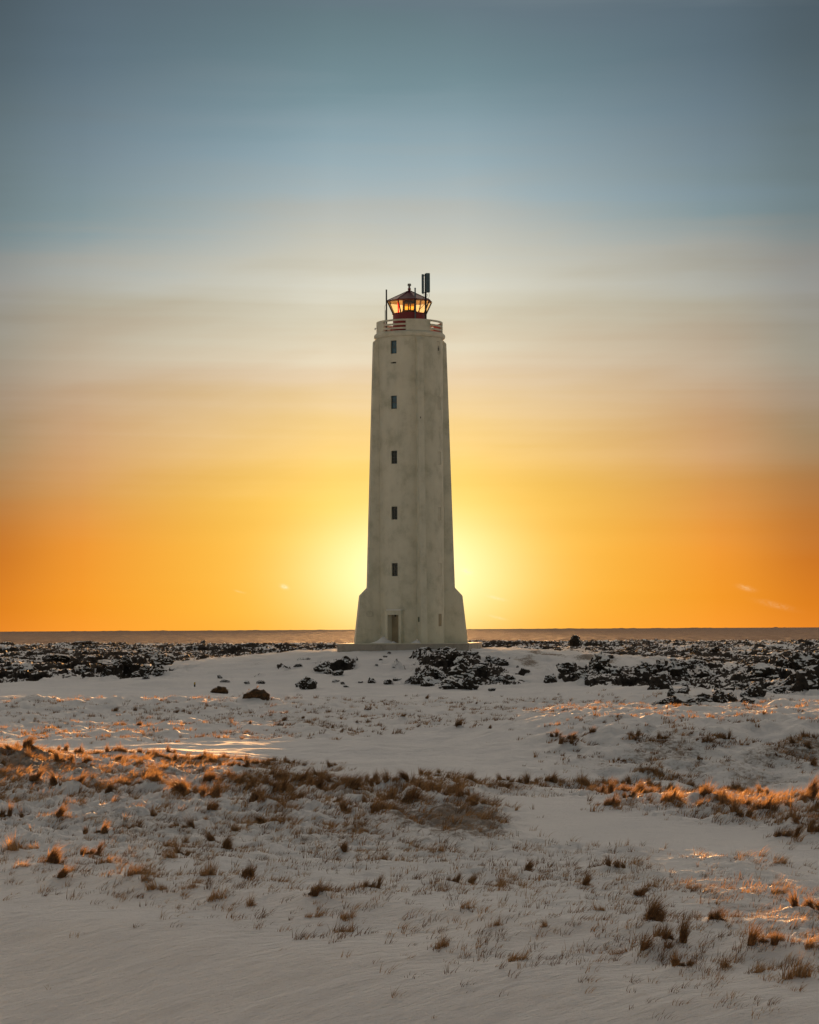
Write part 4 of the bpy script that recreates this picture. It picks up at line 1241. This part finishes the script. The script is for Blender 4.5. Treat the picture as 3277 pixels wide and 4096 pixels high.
def build_world():
    w = bpy.data.worlds.new('World'); sc.world = w; w.use_nodes = True
    t = NT(w.node_tree)
    tc = t.n('ShaderNodeTexCoord').outputs['Generated']
    sp = t.n('ShaderNodeSeparateXYZ', i_Vector=tc)
    el = t.math('MULTIPLY', t.math('ARCSINE', sp.outputs[2]), 57.2958)
    az = t.math('MULTIPLY', t.math('ARCTAN2', sp.outputs[0], sp.outputs[1]), 57.2958)
    # long, soft bands of thin cloud
    cv = t.n('ShaderNodeCombineXYZ', i_X=t.math('MULTIPLY', az, 0.075), i_Y=t.math('ADD', t.math('MULTIPLY', el, 0.36), t.math('MULTIPLY', az, -0.02)), i_Z=0.0)
    n1 = noise_tex(t, cv.outputs[0], 1.6, 5, 0.5, 0.25)
    cv2 = t.n('ShaderNodeCombineXYZ', i_X=t.math('MULTIPLY', az, 0.03), i_Y=t.math('ADD', t.math('MULTIPLY', el, 1.3), t.math('MULTIPLY', az, 0.02)), i_Z=3.0)
    n2 = noise_tex(t, cv2.outputs[0], 1.2, 4, 0.5, 0.2)
    cl = t.math('ADD', t.math('MULTIPLY', t.math('SUBTRACT', n1, 0.5), 1.0), t.math('MULTIPLY', t.math('SUBTRACT', n2, 0.5), 0.75))
    el2 = t.math('ADD', el, t.math('MULTIPLY', cl, t.mapr(el, 1.0, 8.0, 0.3, 2.6)))
    f = t.math('DIVIDE', el2, 45.0, clamp=True)
    E = lambda py: max(0.0, (2515 - py) * 0.00597 / 45.0)
    side = [(2515, (228, 132, 38)), (2430, (216, 124, 32)), (2250, (195, 112, 38)), (2100, (181, 114, 54)), (1950, (166, 121, 76)), (1750, (152, 131, 102)), (1600, (155, 140, 122)),
            (1400, (148, 146, 134)), (1150, (144, 146, 143)), (980, (124, 135, 136)), (850, (105, 125, 131)), (600, (96, 116, 124)), (300, (79, 98, 108)), (0, (70, 87, 97))]
    mid = [(2515, (248, 155, 48)), (2400, (240, 152, 42)), (2200, (234, 150, 54)), (1950, (207, 151, 86)), (1700, (196, 161, 124)), (1500, (188, 170, 147)),
           (1250, (172, 168, 152)), (1050, (162, 166, 161)), (850, (124, 146, 152)), (600, (111, 132, 143)), (300, (91, 113, 126)), (0, (82, 101, 113))]
    cen = [(2515, (255, 190, 66)), (2440, (255, 200, 70)), (2300, (255, 206, 78)), (2150, (255, 207, 80)), (2000, (255, 208, 88)), (1850, (253, 212, 118)), (1700, (246, 213, 146)),
           (1500, (230, 209, 176)), (1300, (216, 210, 187)), (1080, (208, 207, 192)), (900, (184, 191, 187)), (700, (156, 175, 181)), (500, (134, 159, 169)), (300, (109, 137, 146)), (150, (101, 126, 135)), (0, (96, 116, 127))]
    up = [(0.42, (120, 124, 126)), (0.52, (225, 208, 184)), (0.9, (240, 220, 195)), (1.0, (205, 190, 172))]  # unseen sky above the view, brightness added to light the snow
    rs_ = t.ramp(f, [(E(p), srgb(*c)) for p, c in side] + [(p, srgb(*c)) for p, c in up])
    rm_ = t.ramp(f, [(E(p), srgb(*c)) for p, c in mid] + [(p, srgb(*c)) for p, c in up])
    rc_ = t.ramp(f, [(E(p), srgb(*c)) for p, c in cen] + [(p, srgb(*c)) for p, c in up])
    aa = t.math('ABSOLUTE', t.math('SUBTRACT', az, SUN_AZ - 0.3))
    c = t.mix(t.mapr(aa, 1.6, 7.6, smooth=False), rc_, rm_)
    c = t.mix(t.mapr(aa, 7.2, 10.2, smooth=True), c, rs_)
    lum = t.math('ADD', 1.0, t.math('MULTIPLY', cl, t.mapr(el, 1.5, 7.0, 0.08, 0.50)))
    c = t.mix(1.0, c, t.n('ShaderNodeCombineColor', i_Red=lum, i_Green=lum, i_Blue=lum).outputs[0], 'MULTIPLY')
    # glow round the sun
    dx = t.math('DIVIDE', t.math('SUBTRACT', az, SUN_AZ), 1.0); dy = t.math('MULTIPLY', t.math('SUBTRACT', el, 1.35), 1.15)
    r2 = t.math('ADD', t.math('MULTIPLY', t.math('MULTIPLY', dx, dx), 0.55), t.math('MULTIPLY', dy, dy))
    g = t.math('EXPONENT', t.math('DIVIDE', r2, -2.9))
    c = t.mix(t.math('MULTIPLY', g, 0.9), c, (1.35, 1.22, 0.66, 1))
    # small bright cloud scraps low over the sea
    cv3 = t.n('ShaderNodeCombineXYZ', i_X=t.math('MULTIPLY', az, 6.0), i_Y=t.math('ADD', t.math('MULTIPLY', el, 9.0), t.math('MULTIPLY', az, 1.2)), i_Z=7.0)
    n3 = noise_tex(t, cv3.outputs[0], 1.6, 6, 0.62, 0.5)
    tot = None
    for wx, wy, sx, sy, am in ((1865, 2285, 0.13, 0.07, 1.1), (1138, 2347, 0.08, 0.045, 0.9), (960, 2367, 0.10, 0.02, 0.3), (1985, 2392, 0.20, 0.035, 0.45), (1990, 2470, 0.18, 0.03, 0.3), (2985, 2352, 0.16, 0.05, 0.28), (3100, 2420, 0.35, 0.06, 0.14)):
        v = ray(wx, wy); a0 = math.degrees(math.atan2(v.x, v.y)); e0 = math.degrees(math.asin(v.z / v.length))
        da = t.math('DIVIDE', t.math('SUBTRACT', az, a0), sx)
        de = t.math('DIVIDE', t.math('ADD', t.math('SUBTRACT', el, e0), t.math('MULTIPLY', da, 0.25 * sx)), sy)
        q = t.math('MULTIPLY', t.math('EXPONENT', t.math('MULTIPLY', t.math('ADD', t.math('MULTIPLY', da, da), t.math('MULTIPLY', de, de)), -1.0)), am)
        tot = q if tot is None else t.math('MAXIMUM', tot, q)
    wf = t.math('MULTIPLY', tot, t.mapr(n3, 0.25, 0.65, smooth=True))
    c = t.mix(wf, c, (1.05, 0.92, 0.55, 1))
    # the unseen dome away from the sunset, shaped to light snow and tower
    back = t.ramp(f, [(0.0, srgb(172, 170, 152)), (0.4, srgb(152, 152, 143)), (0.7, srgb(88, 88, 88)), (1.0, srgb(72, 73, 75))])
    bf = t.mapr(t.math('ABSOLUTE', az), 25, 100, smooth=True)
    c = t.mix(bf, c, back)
    c = t.mix(t.math('MULTIPLY', t.mapr(el, 15, 22, smooth=True), t.mapr(aa, 80, 30, smooth=True)), c, (1.80, 1.47, 1.15, 1))  # unseen warm glow added high above the sunset to light the snow
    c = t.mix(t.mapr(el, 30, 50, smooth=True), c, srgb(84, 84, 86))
    sky = t.n('ShaderNodeTexSky', sky_type='NISHITA', sun_disc=False, sun_elevation=R(SUN_EL), sun_rotation=R(SUN_AZ), air_density=1.0, dust_density=1.5, ozone_density=1.0)
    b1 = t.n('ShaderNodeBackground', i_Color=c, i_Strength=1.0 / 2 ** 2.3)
    b2 = t.n('ShaderNodeBackground', i_Color=sky.outputs[0], i_Strength=0.0005)
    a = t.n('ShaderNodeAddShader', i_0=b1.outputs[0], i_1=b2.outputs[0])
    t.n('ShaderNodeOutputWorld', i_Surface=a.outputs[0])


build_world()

vs = sc.view_settings
sc.display_settings.display_device = 'sRGB'
vs.view_transform = 'Standard'; vs.look = 'None'; vs.exposure = 2.3; vs.gamma = 1.0
sc.render.engine = 'CYCLES'
sc.cycles.max_bounces = 8; sc.cycles.transparent_max_bounces = 16
